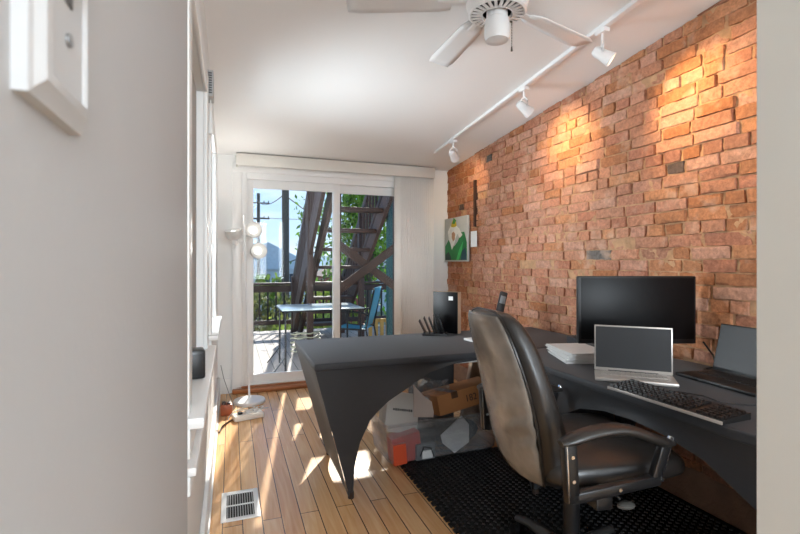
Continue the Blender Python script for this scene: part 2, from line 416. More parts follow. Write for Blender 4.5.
# ------------------------------------------------------------------ brick wall
def brick_wall():
    bm = bmesh.new()
    cl = bm.loops.layers.float_color.new('brick_tone')
    rnd = random.Random(11)
    pal = ['#bd8a70', '#c49179', '#b88269', '#c58f73', '#be876b', '#c89a84', '#b88068', '#c28a70', '#b57c63', '#c6947d']
    deep = ['#bd8460', '#b67d5a', '#c38b66', '#b07652']
    dark = ['#6a5a52', '#75706c', '#7d5644']
    from mathutils import noise
    course = .0665; z = 0; row = 0
    while z < 2.66:
        header = row % 6 == 3
        y = .35 + rnd.uniform(0, .1) + (row % 2)*.1
        while y < 4.69:
            ln = rnd.gauss(.108, .008) if (header or rnd.random() < .12) else rnd.gauss(.212, .018)
            ln = max(.07, min(.26, ln)); y1 = min(y + ln, 4.698)
            yc, zc = (y+y1)/2, z + course/2
            top = ceil_z(yc)
            if rnd.random() < .988 and z < top:
                hh = course/2 - rnd.uniform(-.0005, .004); hw = (y1-y)/2 - rnd.uniform(-.001, .003)
                out = rnd.uniform(-.004, .006) if rnd.random() < .88 else rnd.uniform(-.012, .014)
                if hw > .012:
                    nu, nv = max(3, int(hw*2/.016)), 5
                    p = rnd.random()
                    if p < .012: base = lin(rnd.choice(dark))
                    else:
                        orange = max(0, min(1, (3.95-3.0)*0 + (.9 if yc > 4.1 else .15) + (.5 if yc < 2.0 else 0)))
                        base = lin(rnd.choice(deep if rnd.random() < orange*.75 else pal))
                    j = rnd.uniform(.9, 1.1); base = (base[0]*j, base[1]*j, base[2]*j, 1)
                    tilt = rnd.uniform(-.025, .025); slope = rnd.uniform(-.03, .03)
                    seed = rnd.uniform(0, 100)
                    V = []
                    for a in range(nu+1):
                        col = []
                        for c in range(nv+1):
                            u = -1 + 2*a/nu; v = (-1, -.93, -.5, .5, .93, 1)[c]
                            u = max(-1, min(1, u*1.0)) if 0 < a < nu else u
                            if a == 1: u = -1+.006/hw
                            if a == nu-1: u = 1-.006/hw
                            nse = noise.noise(Vector((yc*9 + u*hw*26, zc*31 + v*2, seed)))
                            n2 = noise.noise(Vector((u*hw*90, v*4, seed+7)))
                            edge = max(abs(u), abs(v))
                            yy = yc + u*(hw + .004*nse*(abs(u) > .7)) ; zz = zc + v*(hh + .004*nse) + u*hw*tilt
                            dep = out + .007*nse + .003*n2 + u*hw*slope
                            if edge > .99: dep -= .030
                            elif abs(u) > 1-2.2/nu or abs(v) > .55: dep -= .0012
                            zz = min(zz, ceil_z(yy)-.002); zz = max(zz, .002); yy = min(yy, 4.699)
                            col.append(bm.verts.new((XR - dep, yy, zz)))
                        V.append(col)
                    for a in range(nu):
                        for c in range(nv):
                            f = bm.faces.new((V[a][c], V[a][c+1], V[a+1][c+1], V[a+1][c])); f.smooth = True
                            for lp in f.loops: lp[cl] = base
            y = y1 + rnd.uniform(.002, .008)
        z += course; row += 1
    me = bpy.data.meshes.new('wall_right_bricks'); bm.to_mesh(me); bm.free(); me.set_sharp_from_angle(angle=R(35))
    m, nt, b = new_mat('old_brick'); N, L = nt.nodes, nt.links
    at = N.new('ShaderNodeAttribute'); at.attribute_name = 'brick_tone'
    tc = N.new('ShaderNodeTexCoord')
    nz = N.new('ShaderNodeTexNoise'); nz.inputs['Scale'].default_value = 48; nz.inputs['Detail'].default_value = 8; nz.inputs['Roughness'].default_value = .65
    n2 = N.new('ShaderNodeTexNoise'); n2.inputs['Scale'].default_value = 9; n2.inputs['Detail'].default_value = 5
    L.new(tc.outputs['Object'], nz.inputs['Vector']); L.new(tc.outputs['Object'], n2.inputs['Vector'])
    r = N.new('ShaderNodeValToRGB'); r.color_ramp.elements[0].position = .3; r.color_ramp.elements[0].color = (.50, .46, .43, 1); r.color_ramp.elements[1].position = .72; r.color_ramp.elements[1].color = (1.15, 1.12, 1.1, 1)
    L.new(nz.outputs['Fac'], r.inputs[0])
    mu = N.new('ShaderNodeMix'); mu.data_type = 'RGBA'; mu.blend_type = 'MULTIPLY'; mu.inputs['Factor'].default_value = 1
    L.new(at.outputs['Color'], mu.inputs['A']); L.new(r.outputs[0], mu.inputs['B'])
    # smears of pale mortar
    r2 = N.new('ShaderNodeValToRGB'); r2.color_ramp.elements[0].position = .56; r2.color_ramp.elements[0].color = (0, 0, 0, 1); r2.color_ramp.elements[1].position = .72; r2.color_ramp.elements[1].color = (.55, .55, .55, 1)
    L.new(n2.outputs['Fac'], r2.inputs[0])
    mx = N.new('ShaderNodeMix'); mx.data_type = 'RGBA'; L.new(r2.outputs[0], mx.inputs['Factor'])
    L.new(mu.outputs['Result'], mx.inputs['A']); mx.inputs['B'].default_value = lin('#d0ad96')
    L.new(mx.outputs['Result'], b.inputs['Base Color']); b.inputs['Roughness'].default_value = .85; b.inputs['Specular IOR Level'].default_value = .25
    bp = N.new('ShaderNodeBump'); bp.inputs['Strength'].default_value = .9; bp.inputs['Distance'].default_value = .006
    L.new(nz.outputs['Fac'], bp.inputs['Height']); L.new(bp.outputs[0], b.inputs['Normal'])
    me.materials.append(m)
    # mortar bed just behind the brick faces, uneven
    mm = MB(); rows = []
    ny, nzn = 260, 130
    for i in range(ny+1):
        yy = .3 + (4.70-.3)*i/ny; rw = []
        zt = ceil_z(yy)
        for k in range(nzn+1):
            zz = zt*k/nzn
            n = noise.noise(Vector((yy*14, zz*14, 3))) + .6*noise.noise(Vector((yy*45, zz*45, 9)))
            rw.append((XR + .0100 + .0105*n, yy, zz))
        rows.append(rw)
    mm.grid(rows)
    mort = P('mortar', '#b8916f', .95, var=.5, scale=26, bump=.4, bscale=90, spec=.2)
    w = MB().bx(XR+.035, XR+.2, .3, 4.85, 0, 2.72)
    o = struct('wall_right', w, mort)
    mo = mm.build('mortar', mort, o, 60)
    br = bpy.data.objects.new('brickwork', me); COL.objects.link(br); br.parent = o
    # grey parging along the foot of the wall
    rows = []
    for i in range(121):
        yy = .35 + 4.34*i/120
        h = .15 + .02*noise.noise(Vector((yy*6, 1, 1)))
        rows.append([(XR-.045-.008*noise.noise(Vector((yy*8, 2, 4))), yy, .0), (XR-.036-.008*noise.noise(Vector((yy*9, 7, 4))), yy, h*.6), (XR-.018, yy, h), (XR+.01, yy, h+.01)])
    MB().grid(rows).build('parging', P('parging', '#8d6f5c', .9, var=.35, scale=14, bump=.5, bscale=50), o, 60)
    # narrow chase where mortar is gone
    MB().bx(XR-.022, XR+.012, 4.035, 4.065, 1.60, 2.06).build('chase_strip', P('rusty_strip', '#3a241b', .8, var=.3, scale=20), o)
brick_wall()
struct('wall_right_front', MB().bx(XR, XR+.2, -3.2, .3, 0, 3.1), wall_white)

# ------------------------------------------------------------------ ceiling: fan and track
FX, FY = 1.095, 1.76
fz = ceil_z(FY)
fan = thing('ceiling_fan', 'white flush ceiling fan with slotted motor housing and pull chain', 'ceiling fan', (FX, FY, fz))
z0 = 2.335
MB().lathe([(.001, fz+.0), (.12, fz+.01), (.125, fz-.06), (.135, fz-.10), (.135, z0+.045), (.128, z0+.02)], (FX, FY, 0), 40).build('housing', white_metal, fan, world=True)
g = MB()
g.lathe([(.128, z0+.02), (.126, z0+.003), (.118, z0-.003), (.112, z0)], (FX, FY, 0), 40)
g.lathe([(.072, z0-.004), (.066, z0-.006), (.062, z0+.006)], (FX, FY, 0), 40)
for k in range(26):
    a = 2*PI*k/26; d = Vector((math.cos(a), math.sin(a), 0))
    g.bar(Vector((FX, FY, z0-.002))+d*.068, Vector((FX, FY, z0))+d*.116, .013, .004)
g.build('grille', white_metal, fan, world=True)
MB().lathe([(.12, z0+.012), (.03, z0+.012)], (FX, FY, 0), 40, caps=True).build('motor_plate', P('motor_dark', '#4b4a49', .5), fan, world=True)
k = MB().lathe([(.046, z0+.02), (.046, z0-.02), (.052, z0-.025), (.055, z0-.05), (.055, z0-.095), (.050, z0-.115), (.02, z0-.122), (.001, z0-.122)], (FX, FY, 0), 32)
k = k.build('switch_cup', white_metal, fan, world=True)
c = MB()
for i in range(16): c.sph((FX+.062, FY-.02, z0-.035-.007*i), .0026, seg=6)
c.cyl((FX+.062, FY-.02, z0-.16), (FX+.062, FY-.02, z0-.14), .005, .003, 8); c.bar((FX+.05, FY-.016, z0-.03), (FX+.064, FY-.02, z0-.03), .006, .006)
c.build('pull_chain', P('chain_metal', '#6b675f', .35, .8), fan, world=True)
for i in range(5):
    a = R(88 + 72*i); d = Vector((math.cos(a), math.sin(a), 0)); q = Vector((-d.y, d.x, 0))
    b_ = MB(); rows = []
    for t in range(9):
        s_ = .20 + .46*t/8
        w = .052 + .016*t/8
        if t == 8: w *= .82
        if t == 0: w *= .75
        rows.append([Vector((FX, FY, z0+.055)) + d*s_ + q*(w*u) + Vector((0, 0, .010*u)) for u in (-1, -.5, 0, .5, 1)])
    bo = b_.grid(rows).build('blade', white_metal, fan, world=True, smooth=50)
    so = bo.modifiers.new('thickness', 'SOLIDIFY'); so.thickness = .006
    MB().bar(Vector((FX, FY, z0+.05))+d*.12, Vector((FX, FY, z0+.05))+d*.26, .035, .006, .002).build('blade_iron', white_metal, bo, world=False)
for o in [x for x in fan.children if x.name.startswith('blade')]:
    for ch in o.children: ch.matrix_parent_inverse = Matrix.Translation((-FX, -FY, -fz))

TX = 1.865
track = thing('track_light_rail', 'long white track rail on the ceiling carrying three spotlights', 'light track', (TX, 2.8, ceil_z(2.8)))
MB().bar((TX, 1.2, ceil_z(1.2)-.011), (TX, 4.09, ceil_z(4.09)-.011), .035, .022, .002).build('rail', white_metal, track, world=True)
MB().bar((TX, 4.085, ceil_z(4.085)-.012), (TX, 4.105, ceil_z(4.105)-.012), .038, .026, .003).build('end_cap', white_metal, track, world=True)
def spot(y, aim, label, power, size):
    z = ceil_z(y) - .022
    t = thing('track_spotlight', label, 'spotlight', (TX, y, z), 0, 'spotlights on the ceiling track')
    MB().bx(TX-.02, TX+.02, y-.035, y+.035, z-.022, z+.001, .003).build('adapter', white_metal, t, world=True)
    MB().cyl((TX, y, z-.07), (TX, y, z-.02), .007, seg=10).build('stem', white_metal, t, world=True)
    p = Vector((TX, y, z-.135)); d = (Vector(aim)-p).normalized()
    q = d.to_track_quat('Z', 'Y').to_matrix().to_4x4()
    side = q.to_3x3() @ Vector((1, 0, 0))
    top = Vector((TX, y, z-.068))
    MB().tube([p+side*.036, p+side*.036+(top-p)*.6, top+side*.016, top-side*.016, p-side*.036+(top-p)*.6, p-side*.036], .006, 6).build('yoke', white_metal, t, world=True)
    h = MB().lathe([(.001, -.055), (.020, -.052), (.028, -.035), (.030, .0), (.036, .03), (.040, .055), (.036, .056), (.032, .03)], p, 24, q)
    h.build('lamp_head', white_metal, t, world=True)
    MB().lathe([(.032, .03), (.001, .038)], p, 24, q).build('bulb', spot_mat, t, world=True)
    l = bpy.data.lights.new('spot_beam', 'SPOT'); l.energy = power; l.spot_size = R(size); l.spot_blend = 1; l.shadow_soft_size = .03; l.color = (1, .66, .29)
    lo = bpy.data.objects.new('spot_beam', l); COL.objects.link(lo); lo.parent = t
    lo.matrix_basis = Matrix.Translation(p + d*.06 - Vector((TX, y, z))) @ (-d).to_track_quat('Z', 'Y').to_matrix().to_4x4()
spot(3.72, (2.28, 4.15, 2.00), 'white track spotlight nearest the back wall', 9, 85)
spot(2.66, (2.28, 2.70, 2.08), 'white track spotlight in the middle of the ceiling track', 18, 100)
spot(1.955, (2.28, 1.64, 1.98), 'white track spotlight nearest the ceiling fan', 30, 102)

# ------------------------------------------------------------------ covered tables
ARCH = [(0, 0), (.03, .25), (.07, .44), (.14, .60), (.25, .72), (.42, .82), (.61, .94), (.8, .985), (1, 1)]
def arch(t):
    t = min(t, 2-t)
    for (a, b), (c, d) in zip(ARCH, ARCH[1:]):
        if t <= c: return b + (d-b)*(t-a)/(c-a)
    return 1
def covered_table(label, loc, rz, L_, W_, peak, end_peak, inset):
    t = thing('folding_table', label, 'table', loc, rz, 'tables in fitted black covers')
    hx, hy, H_ = L_/2, W_/2, .74
    c = MB()
    c.box((0, 0, H_-.019), (L_, W_, .038), None, .009, 3)
    fx, fy = hx-inset, hy-.075
    def P3(x, y, z): return Vector((x, y, z))
    us = sorted(set([0, .004, .01, .02, .035, .05, .07, .1, .14, .2, .3, .4, .5] + [1-u for u in (0, .004, .01, .02, .035, .05, .07, .1, .14, .2, .3, .4)]))
    for sgn in (-1, 1):
        rows = []
        for u in us:
            T = P3(-hx + .006 + (L_-.012)*u, sgn*(hy-.004), H_-.034)
            s2 = 2*u
            Bz = peak*arch(s2) if u not in (0, 1) else .015
            B = P3(-fx + 2*fx*u, sgn*(fy + (hy-.004-fy)*min(1, Bz/.70)), max(Bz, .015))
            pts = []
            for k in range(9):
                w = k/8
                p = T.lerp(B, w); p.y -= sgn*.012*math.sin(PI*w)*(1 - abs(2*u-1))
                pts.append(p)
            rows.append(pts)
        c.grid(rows)
        rows = []
        for u in us:
            T = P3(sgn*(hx-.004), -hy+.006 + (W_-.012)*u, H_-.034)
            Bz = end_peak*math.sin(PI*u)**.6 if u not in (0, 1) else .015
            B = P3(sgn*(fx + (hx-fx)*(Bz/.72)), -fy + 2*fy*u, max(Bz, .015))
            pts = []
            for k in range(9):
                w = k/8
                p = T.lerp(B, w); p.x -= sgn*.02*math.sin(PI*w)*(1-abs(2*u-1))
                pts.append(p)
            rows.append(pts)
        c.grid(rows)
    bmesh.ops.remove_doubles(c.bm, verts=c.bm.verts, dist=.0005)
    c.build('fitted_cover', fabric, t, 50)
    MB().box((0, 0, H_-.055), (L_-.12, W_-.12, .03), None, .005).build('tabletop', P('table_resin', '#c9c9c6', .6), t)
    for sx in (-1, 1):
        for sy in (-1, 1):
            l = MB().tube([(sx*(fx-.05), sy*(fy-.03), H_-.07), (sx*(fx-.012), sy*(fy-.014), .03)], .0125, 10)
            lg = l.build('leg', dark_grey, t)
            wp = Matrix.Translation(loc) @ Matrix.Rotation(rz, 4, 'Z') @ Vector((sx*fx, sy*fy, 0))
            z_ = .0085 if (wp.x > .985 and wp.y < 2.70) else 0
            MB().cyl((sx*(fx-.012), sy*(fy-.014), z_), (sx*(fx-.012), sy*(fy-.014), .035), .016, seg=10).build('foot', P('foot_rubber', '#3a2a20', .7), lg)
    return t
covered_table('table in black stretch cover reaching from the brick wall toward the sliding door', (1.305, 2.69, 0), 0, 1.83, .77, .695, .06, .195)
covered_table('table in black stretch cover along the brick wall under the monitor', (1.83, 1.375, 0), R(90), 1.83, .77, .64, .06, .195)

# ------------------------------------------------------------------ office chair
def office_chair(loc, rz):
    t = thing('office_chair', 'black leather office chair with padded arms turned toward the monitor desk', 'chair', loc, rz)
    def ring(cx, cz, hw, ht, tilt, n=32, e=3.0, front=1.0):
        pts = []
        ca, sa = math.cos(tilt), math.sin(tilt)
        for k in range(n):
            a = 2*PI*k/n
            x = math.copysign(abs(math.cos(a))**(2/e), math.cos(a))*ht
            if x > 0: x *= front
            y = math.copysign(abs(math.sin(a))**(2/e), math.sin(a))*hw
            x -= .035*(1-(y/hw)**2) * (1 if hw > .1 else 0)   # shell wraps round the sitter
            pts.append((cx + x*ca, y, cz - x*sa*.3))
        return pts
    #      z     x      half w  half t front
    S = [(z-.012, x+.014, w*.985*(1-.10*max(0, (z-.8)/.27)), h, f) for z, x, w, h, f in ((.455, -.165, .130, .030, 1), (.47, -.175, .170, .045, 1), (.51, -.190, .198, .052, 1.2), (.57, -.204, .215, .055, 1.9), (.64, -.217, .226, .055, 2.0),
         (.72, -.234, .231, .055, 1.75), (.81, -.257, .231, .054, 1.5), (.88, -.276, .227, .054, 1.35), (.95, -.297, .218, .054, 1.4),
         (1.00, -.314, .204, .052, 1.3), (1.04, -.329, .184, .047, 1.15), (1.063, -.338, .157, .038, 1), (1.075, -.343, .11, .022, 1))]
    b_ = MB(); b_.loft([ring(x, z, w, h, .2, front=f) for z, x, w, h, f in S])
    br = b_.build('backrest', leather, t, 70)
    sm = br.modifiers.new('smooth', 'SUBSURF'); sm.levels = 1; sm.render_levels = 2
    # piping round the rear panel
    pts = []
    def rear(z, x, w, h): return (x - h*.70 - .038*.22, w*.89, z)
    left = [rear(z, x, w, h) for z, x, w, h, f in S[1:]]
    loop = left + [(p[0], -p[1], p[2]) for p in reversed(left)]
    MB().tube(loop, .0045, 6, closed=True).build('piping', leather, br)
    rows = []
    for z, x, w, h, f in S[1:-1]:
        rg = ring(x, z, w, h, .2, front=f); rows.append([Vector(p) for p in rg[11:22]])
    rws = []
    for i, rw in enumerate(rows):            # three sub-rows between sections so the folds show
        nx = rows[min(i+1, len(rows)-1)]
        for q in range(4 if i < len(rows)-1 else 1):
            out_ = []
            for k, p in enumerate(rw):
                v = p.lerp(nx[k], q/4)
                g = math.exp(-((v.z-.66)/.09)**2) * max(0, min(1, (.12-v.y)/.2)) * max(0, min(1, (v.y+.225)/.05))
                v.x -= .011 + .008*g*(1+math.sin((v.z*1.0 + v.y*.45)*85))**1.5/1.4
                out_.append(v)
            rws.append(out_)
    rp = MB().grid(rws).build('rear_panel', sheen_leather, br, 80)
    rp['label'] = 'black leather rear panel with its pale sheen painted in'
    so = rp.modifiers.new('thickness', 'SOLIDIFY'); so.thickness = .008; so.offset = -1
    # seat
    def sring(x, hw, hz, zc, n=28):
        return [(x, math.copysign(abs(math.cos(2*PI*k/n))**.6, math.cos(2*PI*k/n))*hw, zc + math.copysign(abs(math.sin(2*PI*k/n))**.6, math.sin(2*PI*k/n))*hz) for k in range(n)]
    s_ = MB().loft([sring(x, w*1.12, h, z+.07) for x, w, h, z in ((-.22, .14, .02, .45), (-.21, .20, .045, .45), (-.15, .23, .058, .455), (0, .24, .060, .452), (.13, .24, .062, .455), (.25, .23, .060, .452), (.315, .205, .045, .44), (.335, .16, .02, .43))])
    so = s_.build('seat', leather, t, 70)
    sm = so.modifiers.new('smooth', 'SUBSURF'); sm.levels = 1; sm.render_levels = 2
    MB().box((0, 0, .448), (.30, .26, .03), None, .008).build('seat_plate', satin_black, t)
    for sy in (-1, 1):
        y = sy*.325
        f = MB()
        f.bar((-.195, y, .68), (-.182, y, .495), .030, .045, .006, up=(1, 0, 0))
        f.bar((-.185, y, .507), (.135, y, .535), .030, .034, .006)
        f.bar((.115, y, .525), (.165, y, .665), .028, .036, .006, up=(1, 0, 0))
        a = f.build('arm_frame', satin_black, t); a.location.x = -.03
        MB().bar((-.209, y, .69), (-.199, y, .50), .034, .005, .001, up=(1, 0, 0)).build('chrome_trim', chrome, a)
        MB().bar((.135, y, .535), (.186, y, .668), .024, .005, .001, up=(1, 0, 0)).build('chrome_trim', chrome, a)
        for q in ((-.189, .64), (-.185, .565), (.135, .538), (-.02, .522)):
            MB().cyl((q[0], y-.017, q[1]), (q[0], y+.017, q[1]), .006, seg=10).build('screw', chrome, a)
        MB().box((-.06, sy*.285, .475), (.06, .07, .05), None, .006).build('bracket', satin_black, a)
        pad = []
        for k in range(11):
            u = k/10; x = -.222 + .41*u
            z = .680 + .030*math.sin(PI*min(1, u*1.15)) - .032*max(0, u-.55)/.45
            pad.append((x, y, z))
        rr = [.018] + [.030 + .004*math.sin(PI*k/10) for k in range(1, 10)] + [.018]
        MB().tube(pad, rr, 14, (1, .55)).build('arm_pad', leather, t, 70).location.x = -.03
    g = MB().cyl((0, 0, .10), (0, 0, .32), .032, seg=20).cyl((0, 0, .32), (0, 0, .335), .034, .028, seg=20)
    cl = g.build('gas_column', satin_black, t)
    MB().cyl((0, 0, .33), (0, 0, .45), .021, seg=16).build('piston', black_plastic, cl)
    lv = MB().tube([(.03, -.05, .43), (.06, -.13, .42), (.09, -.165, .39)], .006, 6)
    l_ = lv.build('lever', satin_black, t)
    MB().sph((.10, -.18, .375), .03, (1.2, .75, .45), 14).build('paddle', P('paddle_grey', '#55534f', .4), l_)
    MB().cyl((0, 0, .055), (0, 0, .125), .045, seg=20).build('hub', satin_black, t)
    for k in range(5):
        a = R(28 + 72*k); d = Vector((math.cos(a), math.sin(a), 0))
        pts = [d*.03+Vector((0, 0, .095)), d*.14+Vector((0, 0, .105)), d*.25+Vector((0, 0, .095)), d*.335+Vector((0, 0, .075))]
        lg = MB().tube(pts, [.032, .028, .022, .018], 10, (1, .8)).build('base_leg', P('base_grey', '#3c3b3a', .4), t, 60)
        c_ = d*.33; q = Vector((-d.y, d.x, 0))
        cm = MB()
        cm.cyl(c_+q*.012+Vector((0, 0, .027)), c_+q*.030+Vector((0, 0, .027)), .0265, seg=18).cyl(c_-q*.030+Vector((0, 0, .027)), c_-q*.012+Vector((0, 0, .027)), .0265, seg=18)
        cm.cyl(c_+Vector((0, 0, .027)), c_+Vector((0, 0, .08)), .009, seg=10)
        cm.build('caster', black_plastic, lg)
    return t
office_chair((1.245, 1.465, .0085), R(-7))

# chair mat: studded rubber with toothed edge
def floor_mat_obj():
    m = MB(); x0, x1, y0, y1 = .985, 2.22, .42, 2.70
    poly = []
    n = int((y1-y0)/.05)
    for i in range(n):
        y = y0 + (y1-y0)*i/n; st = (y1-y0)/n
        poly += [(x0, y), (x0, y+st*.45), (x0-.016, y+st*.40), (x0-.016, y+st*1.02)]
    poly.append((x0, y1)); poly.append((x1, y1)); poly.append((x1, y0))
    m.prism(poly, 'z', 0, .008)
    o = m.build('rubber_mat', rubber, None, 0); tag(o, 'black studded rubber mat with toothed edge under the office chair', 'mat')
    k = MB(); rnd = random.Random(3)
    pt_ = .031; nx, ny = int((x1-x0)/pt_), int((y1-y0)/pt_)
    for i in range(nx):
        for j in range(ny):
            x = x0+.018+pt_*i; y = y0+.018+pt_*j + (i % 2)*pt_/2
            if y > y1-.012: continue
            V = [k.bm.verts.new((x+dx*w, y+dy*w, .008+h)) for w, h in ((.0125, 0), (.008, .006)) for dx, dy in ((-1, 0), (0, -1), (1, 0), (0, 1))]
            for q in range(4): k.bm.faces.new((V[q], V[(q+1) % 4], V[4+(q+1) % 4], V[4+q]))
            k.bm.faces.new(V[4:])
    k.build('studs', rubber, o, 0)['kind'] = 'stuff'
floor_mat_obj()

# ------------------------------------------------------------------ things on the desks
TZ = .7405
def rot_thing(name, label, cat, x, y, ang, z=TZ, group=None): return thing(name, label, cat, (x, y, z), R(ang), group)

# monitor (local: screen faces -Y)
mo = rot_thing('computer_monitor', 'large black flat monitor standing against the brick wall', 'monitor', 1.945, 1.80, -20)
MB().box((0, .02, .265), (.60, .036, .345), None, .006).build('bezel', black_plastic, mo)
MB().box((0, .001, .272), (.575, .003, .312), None, .001).build('screen', screen_mat, mo)
MB().bar((0, .045, .02), (0, .05, .28), .05, .03, .005, up=(0, 1, 0)).build('stand_neck', black_plastic, mo)
MB().lathe([(.12, 0), (.12, .006), (.04, .016), (.001, .016)], (0, .04, 0), 32).build('stand_base', satin_black, mo)

# laptop facing the room
def laptop(name, label, x, y, ang, w, dpt, hgt, lean, body, scr, kb, border, strip=0):
    t = rot_thing(name, label, 'laptop', x, y, ang)
    MB().box((0, dpt/2, .008), (w, dpt, .015), None, .004).build('base', body, t)
    k = MB(); nx, ny = 13, 5
    for i in range(nx):
        for j in range(ny):
            k.box((-w/2 + w*.08 + (w*.84)*(i+.5)/nx, dpt*.42 + dpt*.50*(j+.5)/ny, .0168), (w*.84/nx*.84, dpt*.5/ny*.82, .0028), None)
    k.build('keys', kb, t, 0)
    MB().box((0, dpt*.2, .0158), (w*.3, dpt*.28, .0012), None).build('touchpad', border, t)
    M = Matrix.Translation((0, dpt-.004, .016)) @ Matrix.Rotation(-R(lean), 4, 'X')
    s_ = MB(); s_.box((0, .003, hgt/2), (w, .006, hgt), None, .002); s_.bm.transform(M); li = s_.build('lid', border, t)
    s_ = MB(); s_.box((0, -.0008, hgt/2+.004), (w-.012, .002, hgt-.02), None); s_.bm.transform(M); s_.build('screen', scr, li)
    h = MB().cyl((-w*.32, dpt-.004, .014), (w*.32, dpt-.004, .014), .006, seg=10); h.build('hinge', dark_grey, t)
    return t
laptop('laptop', 'silver laptop with a dark blank screen in front of the monitor', 1.585, 1.475, -42, .315, .155, .205, 2, silver, lap_screen, silver, silver)
laptop('laptop', 'black laptop at the right end of the desk beside the jamb', 1.862, 1.354, -95, .36, .215, .215, 14, black_plastic, lap_screen, key_mat, black_plastic)

# wired keyboard in front
kb = rot_thing('keyboard', 'black keyboard with silver front edge along the front of the desk', 'keyboard', 1.50, 1.24, -88)
MB().prism([(-.068, 0), (.072, 0), (.072, .022), (-.068, .012)], 'x', -.225, .225).build('case', black_plastic, kb)
MB().box((0, -.069, .006), (.452, .005, .011), None, .001).build('front_edge', silver, kb)
for nm, cols in (('keys', range(0, 15)), ('number_pad', range(16, 20))):
    k = MB()
    for j in range(6):
        for i in cols:
            k.prism([(-.0075, 0), (.0075, 0), (.0058, .008), (-.0058, .008)], 'x', -.0080, .0080)
            off = Vector((-.214 + .0223*i, -.054 + .0205*j + (.004 if j == 5 else 0), .013 + .0014*j))
            for v in list(k.bm.verts)[-8:]: v.co += off
    k.build(nm, key_mat, kb, 0)
# mouse cable lying across the desk
o = MB().tube([(1.64, 1.33, TZ+.003), (1.68, 1.25, TZ+.003), (1.66, 1.17, TZ+.003), (1.72, 1.12, TZ+.003), (1.83, 1.08, TZ+.003)], .0026, 6).build('cable', black_plastic, None, origin=(1.64, 1.33, TZ))
tag(o, 'thin black cable on the desk between the keyboard and the black laptop', 'cable')
o = MB().tube([(2.17, 1.62, .86), (2.185, 1.58, .80), (2.15, 1.54, .755), (2.10, 1.56, .746), (2.05, 1.50, .744)], .0045, 8).build('cable', black_plastic, None, origin=(2.17, 1.62, TZ))
tag(o, 'black cable drooping against the brick wall between monitor and black laptop', 'cable')

# stacks of paper: pads one on another
rnd = random.Random(5)
zz = TZ
labs = ['stack of white papers, lowest sheaf of the pile left of the silver laptop', 'white paper sheaf in the middle of the pile left of the silver laptop', 'topmost white paper sheaf of the pile left of the silver laptop']
for i in range(3):
    h = (.020, .018, .016)[i]
    o = MB()
    for q in range(5):
        o.box((rnd.uniform(-.004, .004), rnd.uniform(-.004, .004), h*(q+.5)/5), (.215, .29, h/5-.0004), (0, 0, R(rnd.uniform(-2, 2))))
    ob = o.build('paper_sheaf', paper, None, 0); ob.location = (1.725, 1.985, zz); ob.rotation_euler = (0, 0, R(-22+i*5)); zz += h
    tag(ob, labs[i], 'paper', 'sheaves of paper left of the silver laptop')
o = MB().box((0, 0, .006), (.13, .09, .012), None, .001).build('notepad', paper, None); o.location = (1.50, 2.665, TZ); o.rotation_euler = (0, 0, R(8))
tag(o, 'small white notepad on the far table behind the office chair', 'notepad')
# black printer-like tray behind the papers (dark low box)
o = thing('document_tray', 'low dark tray between the paper pile and the brick wall', 'tray', (2.02, 2.13, TZ), R(-15))
MB().box((0, 0, .03), (.26, .34, .06), None, .012).build('body', dark_grey, o)
MB().box((-.02, 0, .063), (.18, .26, .006), None, .002).build('lid', black_plastic, o)

# file holder with slanted folders on the far table
fh = thing('file_holder', 'black desk file sorter with slanted dividers on the far table', 'file sorter', (1.345, 2.97, TZ), R(-26))
MB().box((0, 0, .006), (.17, .13, .012), None, .003).build('tray', black_plastic, fh)
for i in range(5):
    x = -.065 + .033*i
    MB().bar((x, 0, .01), (x-.045, 0,   .10+.012*(i % 2)+.010*i), .005, .11, .001, up=(0, 1, 0)).build('divider', satin_black, fh)
bx_ = thing('display_panel', 'black glossy panel box with tan side standing at the table end by the blind', 'panel', (1.47, 3.03, TZ), R(-54))
MB().box((0, 0, .148), (.20, .05, .296), None, .003).build('body', P('tan_side', '#b59a82', .6), bx_)
MB().box((-.001, -.0275, .148), (.198, .006, .294), None, .002).build('front', screen_mat, bx_)
MB().box((.045, -.031, .25), (.035, .002, .028), None).build('sticker', paper, bx_)
hs = thing('cordless_handset', 'grey cordless handset leaning in its cradle beside the brick wall', 'phone', (1.855, 2.985, TZ), R(-15))
MB().box((0, 0, .02), (.085, .10, .04), None, .012).build('cradle', black_plastic, hs)
q = MB().bar((-.005, .0, .03), (.065, .03, .285), .058, .026, .009, up=(0, 1, 0)).build('handset', dark_grey, hs)
MB().bar((.0405, .004, .20), (.056, .011, .255), .042, .002, .0005, up=(0, 1, 0)).build('display', P('grey_display', '#8a9094', .3), q)

# picture: generic abstract in the same greens, white and yellow
pc = thing('canvas_picture', 'small canvas with green, white and yellow abstract shapes on the brick wall', 'picture', (2.262, 4.43, 1.25))
MB().bx(2.240, 2.262, 4.15, 4.685, 1.255, 1.725, .003).build('canvas', P('canvas_grey', '#b9bdb9', .7, var=.12, scale=14), pc, world=True)
def blob(name, poly, col, d):
    MB().prism(poly, 'x', 2.2395-d, 2.240).build(name, P(name, col, .6, var=.25, scale=18), pc, 0, world=True)
blob('green_field', [(4.665, 1.27), (4.665, 1.42), (4.57, 1.50), (4.52, 1.45), (4.44, 1.42), (4.36, 1.47), (4.29, 1.56), (4.22, 1.56), (4.165, 1.45), (4.165, 1.27)], '#1c7a3c', .0006)
blob('dark_patch', [(4.66, 1.27), (4.66, 1.33), (4.58, 1.36), (4.52, 1.30), (4.52, 1.27)], '#12362c', .0010)
blob('dark_patch', [(4.30, 1.27), (4.27, 1.36), (4.20, 1.40), (4.17, 1.33), (4.17, 1.27)], '#17424a', .0010)
